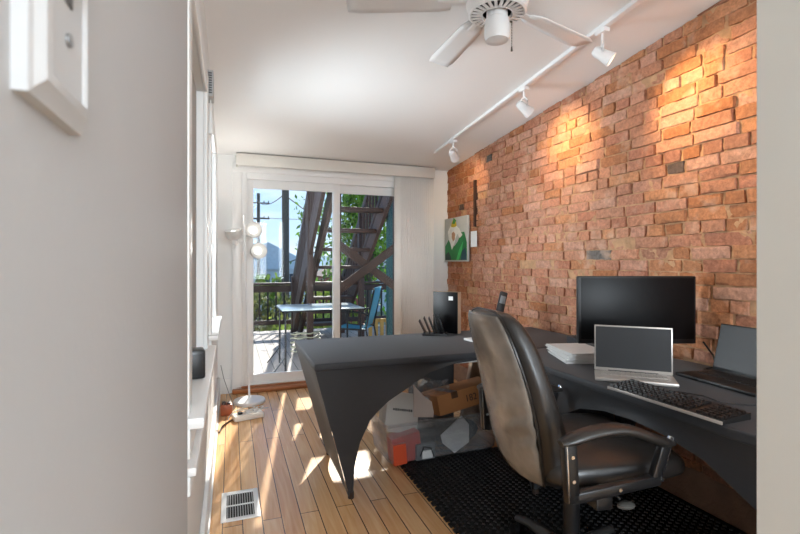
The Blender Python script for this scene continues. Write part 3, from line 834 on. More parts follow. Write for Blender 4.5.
blob('light_green_streak', [(4.40, 1.27), (4.33, 1.38), (4.24, 1.47), (4.27, 1.37), (4.34, 1.27)], '#38b35c', .0014)
blob('white_swirl', [(4.58, 1.50), (4.60, 1.58), (4.53, 1.64), (4.42, 1.645), (4.33, 1.60), (4.26, 1.53), (4.32, 1.50), (4.37, 1.55), (4.42, 1.50), (4.45, 1.43), (4.50, 1.38), (4.53, 1.44)], '#e4e6e0', .0018)
blob('tan_patch', [(4.50, 1.56), (4.46, 1.575), (4.42, 1.55), (4.43, 1.49), (4.47, 1.47), (4.50, 1.51)], '#b58a68', .0024)
blob('yellow_patch', [(4.52, 1.63), (4.50, 1.68), (4.45, 1.71), (4.40, 1.67), (4.39, 1.63), (4.45, 1.62)], '#c8b422', .0026)
blob('leaf_patch', [(4.49, 1.66), (4.455, 1.722), (4.40, 1.69), (4.43, 1.655)], '#3f8f35', .0030)
o = MB().bx(2.250, 2.254, 3.985, 4.105, 1.40, 1.555).build('paper_note', P('note_paper', '#eef0ee', .8, var=.02), None, 0, origin=(2.252, 4.045, 1.40))
tag(o, 'white paper note pinned to the brick wall right of the picture', 'note')

# ------------------------------------------------------------------ storage tote and its contents
to = thing('storage_tote', 'long clear plastic storage tote on the floor under the far table', 'tote', (1.27, 2.82, .0145), R(1))
def rrect(hx, hy, z, r=.03, n=5):
    p = []
    for cx, cy, a0 in ((hx-r, hy-r, 0), (-hx+r, hy-r, 90), (-hx+r, -hy+r, 180), (hx-r, -hy+r, 270)):
        for k in range(n): a = R(a0 + 90*k/(n-1)); p.append((cx + r*math.cos(a), cy + r*math.sin(a), z))
    return p
t_ = MB().loft([rrect(.36, .15, .001), rrect(.375, .165, .02), rrect(.40, .19, .255)], caps=False)
t_.bm.faces.new([t_.bm.verts.new(v) for v in rrect(.36, .15, .001)])
ob = t_.build('body', tote_plastic, to, 50); so = ob.modifiers.new('thickness', 'SOLIDIFY'); so.thickness = .002
ob = MB().loft([rrect(.40, .19, .245), rrect(.415, .205, .245), rrect(.415, .205, .265), rrect(.40, .19, .262)], caps=False).build('rim', tote_plastic, to, 50)
def simple(name, label, cat, mb, mat, loc, rot, smooth=0):
    o = mb.build(name, mat, None, smooth); o.location = loc; o.rotation_euler = Euler([R(a) for a in rot]); return tag(o, label, cat)
# white carton leaning on the left end
wb = thing('white_carton', 'white cardboard carton leaning at the left end of the tote', 'carton', (1.00, 2.745, .175)); wb.rotation_euler = (R(-16), R(12), R(2))
MB().box((0, .04, .12), (.225, .12, .245), None, .003).build('box', P('white_card', '#cfcac4', .6, var=.04), wb)
MB().box((0, .04, .2435), (.04, .12, .001), None).build('tape', P('tape', '#b9b4ac', .3), wb)
dash = MB()
for i in range(9): dash.box((-.062 + .0155*i, -.0203, .135), (.012, .001, .015 if i % 3 else .012), None)
dash.build('print_line', P('print_grey', '#4a4a4a', .7), wb)
simple('red_box', 'red and black tool box seen through the left front of the tote', 'box', MB().box((0, 0, .085), (.19, .10, .17), None, .004), red_mat, (1.03, 2.715, .016), (0, -8, 4))
simple('orange_box', 'orange carton at the front left corner inside the tote', 'carton', MB().box((0, 0, .06), (.085, .05, .125), None, .003), orange_mat, (.968, 2.642+.02, .020), (0, -4, 2))
pw = thing('power_adapter', 'grey gadget with white label among the cords inside the tote', 'gadget', (1.14, 2.665, .018))
MB().box((0, 0, .05), (.13, .03, .10), None, .008).build('case', P('gadget_grey', '#6a6d70', .4), pw)
MB().box((.01, -.0157, .035), (.07, .001, .05), None).build('label', paper, pw)
MB().tube([(-.04, -.018, .03), (-.02, -.03, .09), (.03, -.028, .075), (.05, -.022, .02)], .004, 6).build('cord', black_plastic, pw)
simple('white_envelope', 'tilted white card inside the middle of the tote', 'card', MB().prism([(-.10, -.03), (-.02, -.10), (.09, -.05), (.10, .06), (.05, .12), (-.11, .02)], 'y', -.004, .004), P('white_card_b', '#d5d3d0', .6, var=.03), (1.36, 2.675, .13), (-8, 0, 3))
simple('dark_bundle', 'bundle of dark cloth filling the right half of the tote', 'bundle', MB().sph((0, 0, .085), .1, (1.75, .9, .82), 20), P('dark_cloth', '#2b2c2e', .9, var=.4, scale=14, bump=.6, bscale=14), (1.43, 2.83, .018), (0, 0, 4), 60)
simple('black_case', 'black case lying at the back of the tote beneath the plastic bag', 'case', MB().box((0, 0, .075), (.26, .10, .15), None, .012), black_plastic, (1.14, 2.83, .018), (0, 0, 2), 30)
# cardboard box on top at right
cb = thing('cardboard_box', 'brown cardboard box marked 182 resting on the tote', 'box', (1.50, 2.86, .268)); cb.rotation_euler = (R(-10), R(-7.5), R(5))
MB().box((0, 0, .063), (.50, .28, .125), None, .003).build('box', brown_box, cb)
MB().box((-.12, -.1405, .105), (.05, .001, .042), None).box((-.12, 0, .1258), (.05, .28, .001), None).build('tape', P('brown_tape', '#4e3624', .3), cb)
text_mesh('182', .062, P('marker_ink', '#1a1512', .7), cb, 'marking', Matrix.Translation((-.0, -.1408, .058)) @ Matrix.Rotation(R(90), 4, 'X'))
# clear bag
rnd = random.Random(9)
bg = MB(); rings = []
for i in range(8):
    u = i/7; rg = []
    for k in range(18):
        a = 2*PI*k/18
        w = .10 + .035*math.sin(u*PI) + (.03*u if u > .6 else 0); j = rnd.uniform(.78, 1.15)
        rg.append((math.cos(a)*w*j + .02*u, math.sin(a)*.055*j*(1.1-.5*u), .25*u + rnd.uniform(-.012, .012)))
    rings.append(rg)
bg.loft(rings, caps=False)
bgo = simple('plastic_bag', 'crumpled clear plastic bag standing in the tote behind the white carton', 'bag', bg, bag_plastic, (1.20, 2.86, .215), (0, 8, 0), 0)
bgc = MB().box((0, 0, .09), (.11, .03, .085), (R(10), R(14), 0), .004).build('wrapped_packet', P('packet', '#b9bcc0', .25, var=.3, scale=30), bgo, 0)
simple('paper_sheet', 'white sheet of paper poking up beside the plastic bag', 'paper', MB().prism([(-.07, 0), (.085, 0), (.09, .09), (.02, .12), (-.08, .20)], 'y', -.001, .001), P('sheet', '#cbb9ad', .7, var=.05), (1.165, 2.765, .245), (-12, 10, 10))
# things behind: dark carton and tan bag with a hole
simple('dark_carton', 'dark grey carton standing behind the tote under the table', 'carton', MB().box((0, 0, .26), (.30, .16, .52), None, .006), P('charcoal_card', '#3d3e40', .7, var=.1), (1.40, 3.16, 0), (0, 0, 3))
tn = thing('tan_bag', 'tan board with a dark round hole behind the cardboard box', 'board', (1.72, 3.14, 0)); tn.rotation_euler = (0, R(12), R(4))
MB().box((0, 0, .30), (.20, .05, .60), None, .008).build('panel', P('tan_card', '#b39a80', .7, var=.1), tn)
MB().cyl((.02, -.028, .50), (.02, -.02, .50), .05, seg=24).build('hole', black_plastic, tn)

# ------------------------------------------------------------------ floor register, lamp, power bits
rg = thing('floor_vent', 'white metal floor register with dark slots by the left baseboard', 'vent', (.045, 2.52, 0))
f = MB(); hx, hy = .092, .150; ix, iy = .066, .122
f.bx(-hx, -ix, -hy, hy, 0, .006, .002).bx(ix, hx, -hy, hy, 0, .006, .002).bx(-ix, ix, -hy, -iy, 0, .006, .002).bx(-ix, ix, iy, hy, 0, .006, .002).bx(-ix, ix, -.005, .005, 0, .005, .001)
f.build('frame', white_metal, rg)
f = MB()
for i in range(11): f.box((-.060+.012*i, 0, .002), (.0035, .244, .004), (0, R(25), 0))
f.build('louvres', P('vent_grey', '#b5b7b8', .4), rg, 0)
MB().bx(-ix, ix, -iy, iy, .0002, .0008).build('duct', P('duct_dark', '#1a1a1b', .8), rg, 0)

LX, LY = .154, 4.34
lp = thing('floor_lamp', 'slim white floor lamp with three lit round heads by the door', 'floor lamp', (LX, LY, 0))
MB().lathe([(.001, 0), (.135, 0), (.138, .012), (.132, .026), (.06, .034), (.018, .04), (.001, .04)], (LX, LY, 0), 40).build('base', white_metal, lp, world=True)
MB().cyl((LX, LY, .03), (LX-.045, LY, 1.66), .009, .008, 14).build('pole', white_metal, lp, world=True)
def head(j, c, d, arm0, power):
    c = Vector(c); d = Vector(d).normalized(); q = d.to_track_quat('Z', 'Y').to_matrix().to_4x4()
    am = MB().tube([arm0, c - d*.06], .006, 8).build('lamp_arm', white_metal, lp, world=True)
    MB().cyl(c-d*.085, c-d*.035, .024, .028, 20).build('socket', white_metal, am, world=True)
    MB().lathe([(.028, -.04), (.05, -.03), (.066, -.005), (.071, .03), (.073, .045), (.069, .045), (.062, -.002), (.046, -.022)], c, 28, q).build('shade', shade_mat, am, world=True)
    MB().sph(c + d*.012, .030).build('bulb', bulb_mat, am, world=True)
    l = bpy.data.lights.new('lamp_glow', 'SPOT'); l.energy = power; l.shadow_soft_size = .03; l.color = (1, .97, .92); l.spot_size = R(150); l.spot_blend = 1
    lo = bpy.data.objects.new('lamp_glow', l); COL.objects.link(lo); lo.parent = lp
    lo.matrix_basis = Matrix.Translation(c + d*.075 - Vector((LX, LY, 0))) @ (-d).to_track_quat('Z', 'Y').to_matrix().to_4x4()
head(0, (.024, 4.30, 1.485), (-.15, -.25, 1), (.115, 4.34, 1.43), 9)
head(1, (.185, 4.29, 1.527), (.1, -1, .15), (.112, 4.34, 1.50), 3)
head(2, (.222, 4.30, 1.345), (.25, -1, .1), (.117, 4.34, 1.31), 3)
# brown outlet block, white power strip with cords
ob = thing('outlet_block', 'small orange brown block with two dark sockets against the left wall', 'outlet', (-.035, 4.05, 0))
MB().box((0, 0, .045), (.09, .08, .09), None, .006).build('body', terracotta, ob)
for s_ in (-1, 1): MB().box((s_*.02, 0, .096), (.028, .06, .016), None, .003).build('plug', P('plug_dark', '#3d2a24', .5), ob)
ps = thing('power_strip', 'white power strip tangled in cords in front of the lamp base', 'power strip', (.125, 3.90, 0), R(14))
MB().box((0, 0, .022), (.23, .11, .044), None, .010).build('body', P('ivory_plastic', '#ddd8cf', .4), ps)
for i in range(3):
    MB().box((-.06+.06*i, .0, .052), (.032, .04, .018), None, .004).build('plug', black_plastic if i == 0 else white_metal, ps)
for i in range(3):
    pts = []
    for k in range(14):
        a = k/13*PI*(1.3+.35*i)
        pts.append((-.02+.035*i - .13*math.cos(a+i)*(1-.25*k/13), .02*i + .07*math.sin(a+i), .012 + .06*math.sin(k/13*PI)))
    MB().tube(pts, .0035, 6).build('cord', P('cord_white', '#d9d6cf', .5), ps, 60)
o = MB().tube([(-.085, 4.42, .33), (-.06, 4.38, .22), (-.02, 4.32, .11), (.01, 4.25, .05), (.03, 4.16, .006)], .003, 6).build('wire', P('thin_wire', '#77736e', .5), None, 60, origin=(.03, 4.16, 0))
tag(o, 'thin grey wire running from the left wall down to the floor by the lamp', 'wire')
o = MB().tube([(-.08, 3.62, .01), (-.06, 3.75, .008), (-.01, 3.86, .006), (.03, 3.89, .008)], .006, 6).build('cord', P('brown_cord', '#5e4a3b', .6), None, 60, origin=(-.08, 3.62, 0))
tag(o, 'brown cord on the floor along the left baseboard beside the power strip', 'cord')

# black box on the window stool, grey box high on the left wall
o = thing('black_speaker', 'small black box standing on the left window sill', 'speaker', (-.125, 1.77, .846), R(8))
MB().box((0, 0, .05), (.075, .075, .10), None, .008).build('body', satin_black, o)
MB().box((0, -.038, .048), (.055, .002, .075), None, .0005).build('grille', black_plastic, o)
o = thing('wall_chime', 'small grey slotted box mounted high on the left wall', 'chime', (XL, 2.62, 2.14))
MB().bx(XL, XL+.035, 2.56, 2.68, 2.10, 2.235, .004).build('case', P('chime_grey', '#a9a9a8', .5), o, world=True)
f = MB()
for i in range(9): f.bx(XL+.006, XL+.028, 2.556, 2.562, 2.115+.0125*i, 2.121+.0125*i)
f.build('slots', P('slot_dark', '#4a4a4a', .7), o, 0, world=True)
MB().cyl((XL+.02, 2.62, 2.10), (XL+.02, 2.62, 2.065), .003, seg=8).cyl((XL+.02, 2.62, 1.92), (XL+.02, 2.62, 2.065), .014, .004, seg=12).build('pull_tassel', trim_white, o, world=True)

# light switch on the near wall
sx = -.085
sw = thing('light_switch', 'white light switch plate with moulded rim on the near left wall', 'light switch', (sx, .275, 1.41))
def plate_ring(dy, dz, x): return [(x, .270-dy, 1.389-dz), (x, .270+dy, 1.389-dz), (x, .270+dy, 1.389+dz), (x, .270-dy, 1.389+dz)]
MB().loft([plate_ring(.037, .068, sx), plate_ring(.037, .068, sx+.006), plate_ring(.034, .065, sx+.007), plate_ring(.030, .060, sx+.0105), plate_ring(.026, .056, sx+.0115), plate_ring(.024, .054, sx+.010), plate_ring(.024, .054, sx+.0095)]).build('plate', P('switch_plate', '#bcbcbc', .4, var=.02), sw, 20, world=True)
MB().box((sx+.0098, .270, 1.389), (.0012, .010, .025), None).build('slot', P('slot_grey', '#5c5c5c', .6), sw, 0, world=True)
MB().bar((sx+.006, .270, 1.387), (sx+.019, .270, 1.396), .007, .009, .001).build('toggle', white_metal, sw, world=True)
for dz in (-.030, .030): MB().cyl((sx+.009, .270, 1.389+dz), (sx+.0112, .270, 1.389+dz), .0032, seg=12).build('screw', P('screw_grey', '#8b8b8b', .3, .6), sw, world=True)

# ------------------------------------------------------------------ outside
DKZ = -.12
struct('deck', MB().bx(-3.5, 6, 4.85, 9.55, DKZ-.10, DKZ), deck_mat)
struct('ground', MB().bx(-60, 60, 9.0, 140, -3.3, -3.0), P('ground', '#6d7358', .9, var=.4, scale=.6))
rl = thing('deck_railing', 'dark brown wooden railing along the far edge of the deck', 'railing', (1, 9.4, DKZ))
MB().bx(-3.4, 5.9, 9.30, 9.44, .80, .845, .004).bx(-3.4, 5.9, 9.35, 9.39, .66, .79, .004).build('top_rail', railwood, rl, world=True)
MB().bx(-3.4, 5.9, 9.35, 9.39, .02, .11, .004).build('bottom_rail', railwood, rl, world=True)
for i in range(58):
    x = -3.2 + .155*i
    MB().bx(x-.016, x+.016, 9.355, 9.385, .05, .75).build('baluster', black_metal, rl, 0, world=True)
for x in (-3.3, -1.2, 1.22, 3.3, 5.8): MB().bx(x-.05, x+.05, 9.32, 9.42, DKZ, .93, .004).build('post', railwood, rl, world=True)

# staircase up to the floor above
st = thing('wooden_staircase', 'dark brown outdoor staircase rising over the deck toward the house', 'staircase', (1.55, 8.9, DKZ))
def sz(y): return .77 + .79*(7.8-y)
for x in (1.10, 1.24, 2.02):
    MB().prism([(8.85, DKZ), (9.15, DKZ), (4.9, sz(4.9)+.10), (4.9, sz(4.9)-.25)], 'x', x-.025, x+.025).build('stringer', stairwood, st, world=True)
n = 0; y = 8.65
while y > 5.0:
    z = sz(y)
    MB().bx(1.27, 1.99, y-.14, y+.13, z-.03, z+.02, .003).build('tread', stairwood, st, world=True); y -= .34
for x in (1.10, 2.02):
    MB().bar((x, 8.8, sz(8.8)+.92), (x, 4.9, sz(4.9)+.92), .04, .12, .004).build('handrail', stairwood, st, world=True)
    MB().bar((x, 8.75, sz(8.75)+.22), (x, 4.9, sz(4.9)+.22), .04, .08, .004).build('lower_rail', stairwood, st, world=True)
    yy = 8.6
    while yy > 5.2:
        MB().bx(x-.018, x+.018, yy-.018, yy+.018, sz(yy)+.2, sz(yy)+.9).build('baluster', stairwood, st, 0, world=True); yy -= .17
    for py in (8.8, 6.9 if x < 2 else 7.4): MB().bx(x-.045, x+.045, py-.045, py+.045, DKZ, sz(py)+1.0, .004).build('post', stairwood, st, world=True)
for x in (1.20, 1.97): MB().bx(x-.045, x+.045, 5.46, 5.55, DKZ, 2.2, .004).build('post', stairwood, st, world=True)
MB().bar((1.2, 5.43, 1.46), (1.95, 5.43, .92), .03, .10, .003, up=(0, 0, 1)).build('cross_brace', stairwood, st, world=True)
MB().bar((1.95, 5.40, 1.46), (1.2, 5.40, .92), .03, .10, .003, up=(0, 0, 1)).build('cross_brace', stairwood, st, world=True)
# upper deck edge joining the house above the door
struct('trim_6', MB().bx(-3.5, 6, 4.85, 5.0, 2.75, 2.98), stairwood)
struct('wall_outside', MB().bx(2.09, 2.20, 6.2, 6.3, DKZ, 2.6), teal_paint)

# patio table
pt = thing('patio_table', 'patio table with pale glass top and thin black legs on the deck', 'table', (1.08, 6.1, DKZ))
MB().bx(.58, 1.60, 5.70, 6.50, .655, .668, .003).build('tabletop', table_glass, pt, world=True)
MB().bx(.57, 1.61, 5.69, 5.72, .64, .66, .003).bx(.57, 1.61, 6.48, 6.51, .64, .66, .003).bx(.57, .60, 5.69, 6.51, .64, .66, .003).bx(1.58, 1.61, 5.69, 6.51, .64, .66, .003).build('apron', black_metal, pt, world=True)
for x, dx in ((.62, -.16), (1.56, .05)):
    for yy in (5.74, 6.46):
        MB().tube([(x, yy, .65), (x, yy, .05), (x, yy, DKZ)], .012, 8).tube([(x, yy, .10), (x+dx, yy+.02, DKZ+.01)], .009, 6).build('leg', black_metal, pt, world=True)
# sling chair
pcx = thing('patio_chair', 'teal sling patio chair with black frame behind the glass door', 'chair', (1.93, 6.30, DKZ), R(150))
pcx.location = (1.76, 6.76, DKZ)
fr = MB()
for s_ in (-1, 1):
    fr.tube([(.20, s_*.27, 0), (.22, s_*.27, .38), (.24, s_*.27, .62), (.12, s_*.28, .66), (-.18, s_*.28, .64), (-.26, s_*.27, .60)], .013, 8)
    fr.tube([(-.30, s_*.25, 0), (-.22, s_*.25, .40), (-.34, s_*.24, .98)], .013, 8)
    fr.tube([(.22, s_*.25, .40), (-.22, s_*.25, .39)], .013, 8)
fr.build('frame', black_metal, pcx, 60)
rows = [[(.23, s_*.24, .41), (0, s_*.24, .385), (-.2, s_*.24, .39)] for s_ in (-1, -.5, 0, .5, 1)]
o = MB().grid(rows).build('seat', teal_fabric, pcx); o.modifiers.new('t', 'SOLIDIFY').thickness = .006
rows = [[(-.20, s_*.24, .42), (-.26, s_*.24, .62), (-.31, s_*.235, .82), (-.345, s_*.225, 1.0)] for s_ in (-1, -.5, 0, .5, 1)]
o = MB().grid(rows).build('backrest', teal_fabric, pcx); o.modifiers.new('t', 'SOLIDIFY').thickness = .006
cr_ = thing('storage_crate', 'yellow brown slatted crate on the deck behind the patio chair', 'crate', (2.42, 7.6, DKZ))
f = MB()
for i in range(6): f.bx(-.27+.1*i, -.21+.1*i, -.2, -.18, 0, .42)
f.bx(-.28, .30, -.18, .2, 0, .06).bx(-.28, .30, -.18, -.16, .36, .42)
f.build('slats', P('crate_wood', '#9a7a3e', .7, var=.2), cr_, 0)
hz = thing('garden_hose', 'coiled pale garden hose on the deck behind the patio table', 'hose', (1.05, 7.0, DKZ))
pts = []
for k in range(90):
    a = k*.35; pts.append((.22*math.cos(a)*(1+.12*math.sin(k*.7)), .16*math.sin(a), .012 + .0035*k + .02*math.sin(k*1.1)**2))
MB().tube(pts, .011, 6).build('coil', P('hose', '#a9a68e', .5, var=.2), hz, 60)

# utility poles and wires
def upole(x, y, r, h, lean, label, arms):
    t = thing('utility_pole', label, 'utility pole', (x, y, -3.0))
    MB().cyl((x, y, -3.0), (x+lean, y, h), r, r*.8, 16).build('shaft', pole_wood, t, world=True)
    for z, w in arms:
        MB().bx(x-w, x+w, y-.05, y+.05, z-.05, z+.05).build('crossarm', pole_wood, t, 0, world=True)
        for s_ in (-.9, -.5, .5, .9): MB().cyl((x+w*s_, y, z+.05), (x+w*s_, y, z+.22), .05, .03, 8).build('insulator', P('insulator', '#5a5f63', .3), t, world=True)
upole(2.04, 18.9, .16, 8.5, .0, 'thick wooden utility pole rising behind the deck railing', [])
upole(2.16, 40.5, .16, 7.0, .0, 'distant thin utility pole with crossarms at the left door edge', [(6.2, .9), (4.9, .9)])
wires = [((2.04, 18.9, 4.6), (12, 14, 9.5)), ((2.04, 18.9, 4.2), (12, 14, 8.5)), ((2.04, 18.9, 3.9), (9, 16, -.5)), ((2.04, 18.9, 4.0), (2.16, 40.5, 6.3)), ((2.16, 40.5, 5.0), (11, 30, 4.8)), ((-4, 34, 6.4), (2.16, 40.5, 4.8)), ((2.04, 18.9, 1.2), (8, 15, 4.8)), ((2.04, 18.9, .2), (9, 16.5, 3.2))]
wl = ['upper overhead wire climbing right from the thick pole', 'second overhead wire climbing right from the thick pole', 'overhead wire dropping right from the thick pole', 'overhead wire between the two utility poles', 'overhead wire running right from the distant pole', 'overhead wire running left from the distant pole', 'low wire rising right from the thick pole', 'lowest wire rising right from the thick pole']
wm = P('wire_black', '#23272b', .6)
for (a, c), lb in zip(wires, wl):
    a, c = Vector(a), Vector(c); pts = [a.lerp(c, k/16) - Vector((0, 0, .35*4*(k/16)*(1-k/16))) for k in range(17)]
    o = MB().tube(pts, .022, 5).build('overhead_wire', wm, None, 60, origin=a); tag(o, lb, 'wire', 'overhead wires beyond the deck')

# neighbouring houses
def house(x, y, w, d, h, ridge, wc, rc, label, z0=-3.0):
    t = thing('house', label, 'house', (x, y, z0))
    MB().box((0, 0, h/2), (w, d, h), None).build('wall', P('siding', wc, .8, var=.08, scale=1, stretch=(.2, .2, 12)), t, 0)
    MB().prism([(-w/2-.3, h), (w/2+.3, h), (0, h+ridge)], 'y', -d/2-.3, d/2+.3).build('roof', P('roof_shingle', rc, .9, var=.2, scale=4), t, 0)
    for i in range(3):
        f = MB().bx(-w*.34+w*.27*i, -w*.34+w*.27*i+.9, -d/2-.04, -d/2, h*.55, h*.55+1.3).build('window', P('house_trim', '#d8dde0', .5), t, 0)
        MB().bx(-w*.34+w*.27*i+.08, -w*.34+w*.27*i+.82, -d/2-.06, -d/2-.04, h*.55+.08, h*.55+1.22).build('pane', P('house_glass', '#45525c', .15), f, 0)
house(3.0, 46, 9, 8, 3.6, 2.4, '#cfdbe4', '#c3d1dc', 'blue grey house with a low gable roof beyond the railing')
house(12.4, 42, 8, 8, 4.8, 1.6, '#c9d3da', '#b3c0ca', 'pale grey house right of the thick utility pole')
house(7.6, 33, 3.4, 5, 3.3, .8, '#8a4b42', '#5a4a46', 'small red brick building beyond the stairs')
house(-4.0, 60, 8, 8, 3.8, 2.2, '#d0dae2', '#c6d2da', 'far blue house at the left edge of the door')
# hills
m = MB(); rows = []
from mathutils import noise as nzz
for i in range(61):
    x = -90 + 4*i
    rows.append([(x, 110, -3), (x, 118, 2.2 + 2.2*nzz.noise(Vector((x*.04, 1, 2)))), (x, 128, 3.5 + 2.4*nzz.noise(Vector((x*.05, 5, 2)))), (x, 138, -3)])
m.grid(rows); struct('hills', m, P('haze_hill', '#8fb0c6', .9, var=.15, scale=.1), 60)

# trees and shrubs: leafy crowns
def tree(x, y, zb, cz, rx, ry, rz_, n, leaf, cols, label, name='tree', seed=1, cat='tree'):
    t = thing(name, label, cat, (x, y, zb), 0, 'greenery beyond the deck')
    rnd = random.Random(seed)
    tr_ = MB().tube([(0, 0, 0), (.05, 0, (cz-zb)*.5), (0, .05, cz-zb)], [.14, .10, .04], 8)
    for k in range(6):
        a = rnd.uniform(0, 6.28); tr_.tube([(0, 0, (cz-zb)*.55), (rx*.4*math.cos(a), ry*.4*math.sin(a), cz-zb), (rx*.7*math.cos(a), ry*.7*math.sin(a), cz-zb+rz_*.4)], [.05, .03, .01], 5)
    tr_.build('trunk', pole_wood, t, 60)
    f = MB()
    cl = [(rnd.gauss(0, .45)*rx, rnd.gauss(0, .45)*ry, cz-zb + rnd.gauss(0, .42)*rz_) for _ in range(max(6, n//90))]
    for i in range(n):
        c_ = Vector(rnd.choice(cl)) + Vector((rnd.gauss(0, .2)*rx, rnd.gauss(0, .2)*ry, rnd.gauss(0, .18)*rz_))
        if c_.z < .05: c_.z = .05 + rnd.random()*.2
        q = Euler((rnd.uniform(0, 6.28), rnd.uniform(0, 6.28), rnd.uniform(0, 6.28))).to_matrix(); s_ = leaf*rnd.uniform(.6, 1.3)
        V = [f.bm.verts.new(c_ + q @ Vector(p)) for p in ((-s_, 0, 0), (0, -s_*.5, s_*.1), (s_, 0, 0), (0, s_*.5, s_*.1))]
        f.bm.faces.new(V)
    m, nt, b = new_mat('foliage'); N, L = nt.nodes, nt.links
    tc = N.new('ShaderNodeTexCoord'); nz = N.new('ShaderNodeTexNoise'); nz.inputs['Scale'].default_value = 2.2/leaf*.1
    L.new(tc.outputs['Object'], nz.inputs['Vector'])
    cr = N.new('ShaderNodeValToRGB'); cr.color_ramp.elements[0].color = lin(cols[0]); cr.color_ramp.elements[0].position = .35; cr.color_ramp.elements[1].color = lin(cols[1]); cr.color_ramp.elements[1].position = .65
    L.new(nz.outputs['Fac'], cr.inputs[0]); L.new(cr.outputs[0], b.inputs['Base Color']); b.inputs['Roughness'].default_value = .6
    tl = N.new('ShaderNodeBsdfTranslucent'); L.new(cr.outputs[0], tl.inputs['Color'])
    ms = N.new('ShaderNodeMixShader'); ms.inputs[0].default_value = .35
    L.new(b.outputs[0], ms.inputs[1]); L.new(tl.outputs[0], ms.inputs[2]); L.new(ms.outputs[0], N['Material Output'].inputs['Surface'])
    f.build('foliage', m, t, 0)
tree(3.6, 12.6, -3.0, 2.7, 1.1, 1.3, 2.6, 5200, .085, ('#2f5a1d', '#7fae3a'), 'leafy green tree seen through the stair treads', seed=2)
tree(8.2, 18.5, -3.0, 2.2, 2.2, 2.0, 2.6, 3600, .12, ('#234a1a', '#4f8a2a'), 'green tree at the right behind the staircase', seed=3)
tree(2.2, 31.0, -3.0, -.6, 1.3, 1.4, 1.0, 1500, .14, ('#3d5a24', '#86a443'), 'small yellow green tree in front of the blue houses', seed=4)
tree(.5, 15.0, -3.0, -.6, 1.5, 1.0, 1.0, 2600, .09, ('#3a4a28', '#9a9a5a'), 'olive shrub behind the balusters at the left', 'shrub', 5, 'shrub')
tree(2.1, 11.3, -3.0, -.8, 1.3, .9, .9, 2600, .085, ('#4a5a2c', '#b5c75a'), 'yellow green shrub behind the railing post', 'shrub', 6, 'shrub')
tree(5.6, 11.4, -3.0, -.3, 1.4, .9, 1.1, 2600, .085, ('#2c421f', '#6d8a45'), 'dark green shrub behind the foot of the staircase', 'shrub', 7, 'shrub')

# ------------------------------------------------------------------ light
w = bpy.data.worlds.new('World'); SC.world = w; w.use_nodes = True
N, L = w.node_tree.nodes, w.node_tree.links
bg_ = N['Background']
tc = N.new('ShaderNodeTexCoord'); sp = N.new('ShaderNodeSeparateXYZ'); L.new(tc.outputs['Generated'], sp.inputs[0])
r = N.new('ShaderNodeValToRGB'); e = r.color_ramp.elements
e[0].position = 0; e[0].color = (.60, .78, .98, 1); e[1].position = .55; e[1].color = (.22, .45, .85, 1)
k = e.new(.09); k.color = (.52, .73, 1.0, 1); k = e.new(.22); k.color = (.33, .58, 1.0, 1)
L.new(sp.outputs['Z'], r.inputs[0])
mp = N.new('ShaderNodeMapping'); mp.inputs['Scale'].default_value = (2.2, 2.2, 9); L.new(tc.outputs['Generated'], mp.inputs[0])
nz = N.new('ShaderNodeTexNoise'); nz.inputs['Scale'].default_value = 2.4; nz.inputs['Detail'].default_value = 6; L.new(mp.outputs[0], nz.inputs['Vector'])
cr = N.new('ShaderNodeValToRGB'); cr.color_ramp.elements[0].position = .48; cr.color_ramp.elements[0].color = (0, 0, 0, 1); cr.color_ramp.elements[1].position = .72; cr.color_ramp.elements[1].color = (.55, .55, .55, 1)
L.new(nz.outputs['Fac'], cr.inputs[0])
mx = N.new('ShaderNodeMix'); mx.data_type = 'RGBA'; L.new(cr.outputs[0], mx.inputs['Factor']); L.new(r.outputs[0], mx.inputs['A']); mx.inputs['B'].default_value = (.95, .97, 1, 1)
L.new(mx.outputs['Result'], bg_.inputs['Color']); bg_.inputs['Strength'].default_value = 1.0

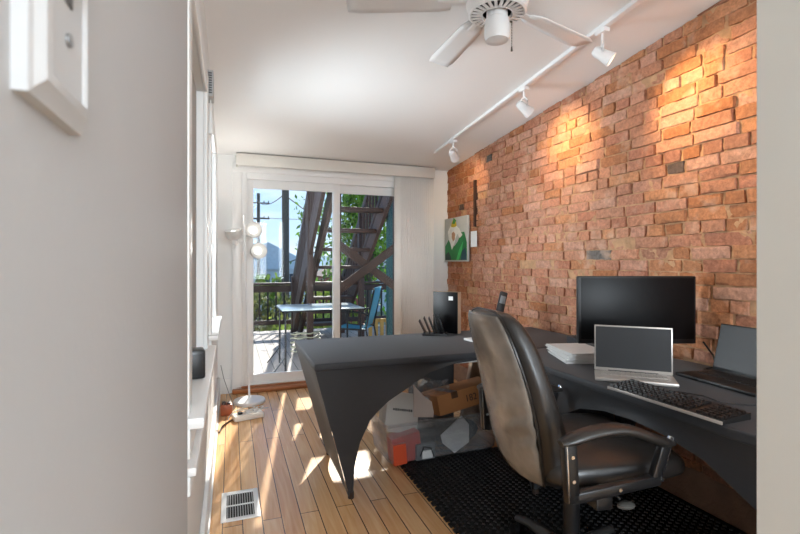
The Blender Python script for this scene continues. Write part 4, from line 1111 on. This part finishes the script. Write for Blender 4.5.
def light(name, kind, loc, energy, rot=None, color=(1, 1, 1), **kw):
    l = bpy.data.lights.new(name, kind); l.energy = energy; l.color = color
    for a, v in kw.items(): setattr(l, a, v)
    o = bpy.data.objects.new(name, l); COL.objects.link(o); o.location = loc
    if rot is not None: o.rotation_euler = rot
    return o
SUN_DIR = Vector((-.33, -1, -.80)).normalized()
s = light('sun', 'SUN', (5, 20, 15), 7, color=(1, .95, .87), angle=R(.6))
s.rotation_euler = (-SUN_DIR).to_track_quat('Z', 'Y').to_euler()
# added fill light in the unseen room behind the camera
light('rear_fill', 'AREA', (.75, -3.15, 1.55), 95, (R(90), 0, 0), (.84, .93, 1), shape='RECTANGLE', size=1.1, size_y=1.5)
# added fill panels outside the left windows, the lower aimed up at the ceiling
light('left_window_fill', 'AREA', (-2.0, 3.9, 1.5), 300, (0, R(-90), R(-25)), (.84, .93, 1), shape='RECTANGLE', size=2.0, size_y=2.4)
light('left_upward_fill', 'AREA', (-2.5, 4.0, -.2), 180, (0, R(-135), R(-25)), (.84, .93, 1), shape='RECTANGLE', size=2.2, size_y=2.6)
# made-up ceiling lamp, adds light from the unseen room behind the camera
cl = thing('fill_lamp', 'added round fill lamp in the unseen room behind the camera', 'ceiling lamp', (.35, -1.3, ceil_z(-1.3)))
MB().lathe([(.17, -.0), (.17, -.03), (.15, -.07), (.001, -.09)], (0, 0, 0), 32).build('diffuser', emit('diffuser', (1, .98, .95, 1), 5), cl)
light('fill_lamp_glow', 'POINT', (.35, -1.3, ceil_z(-1.3)-.25), 10, color=(.9, .96, 1), shadow_soft_size=.2)

# ------------------------------------------------------------------ camera
cam = bpy.data.cameras.new('camera'); co = bpy.data.objects.new('camera', cam); COL.objects.link(co)
co.location = (0, 0, 1.25); co.rotation_euler = (R(90), 0, -math.atan(169/463))
cam.sensor_width = 36; cam.lens = 36*463/800; cam.shift_y = -5/800; cam.clip_start = .02
cam.dof.use_dof = True; cam.dof.focus_distance = 2.6; cam.dof.aperture_fstop = 10
SC.camera = co
SC.view_settings.view_transform = 'Standard'; SC.view_settings.look = 'None'
SC.view_settings.exposure = .45; SC.view_settings.gamma = 1; SC.view_settings.use_curve_mapping = False
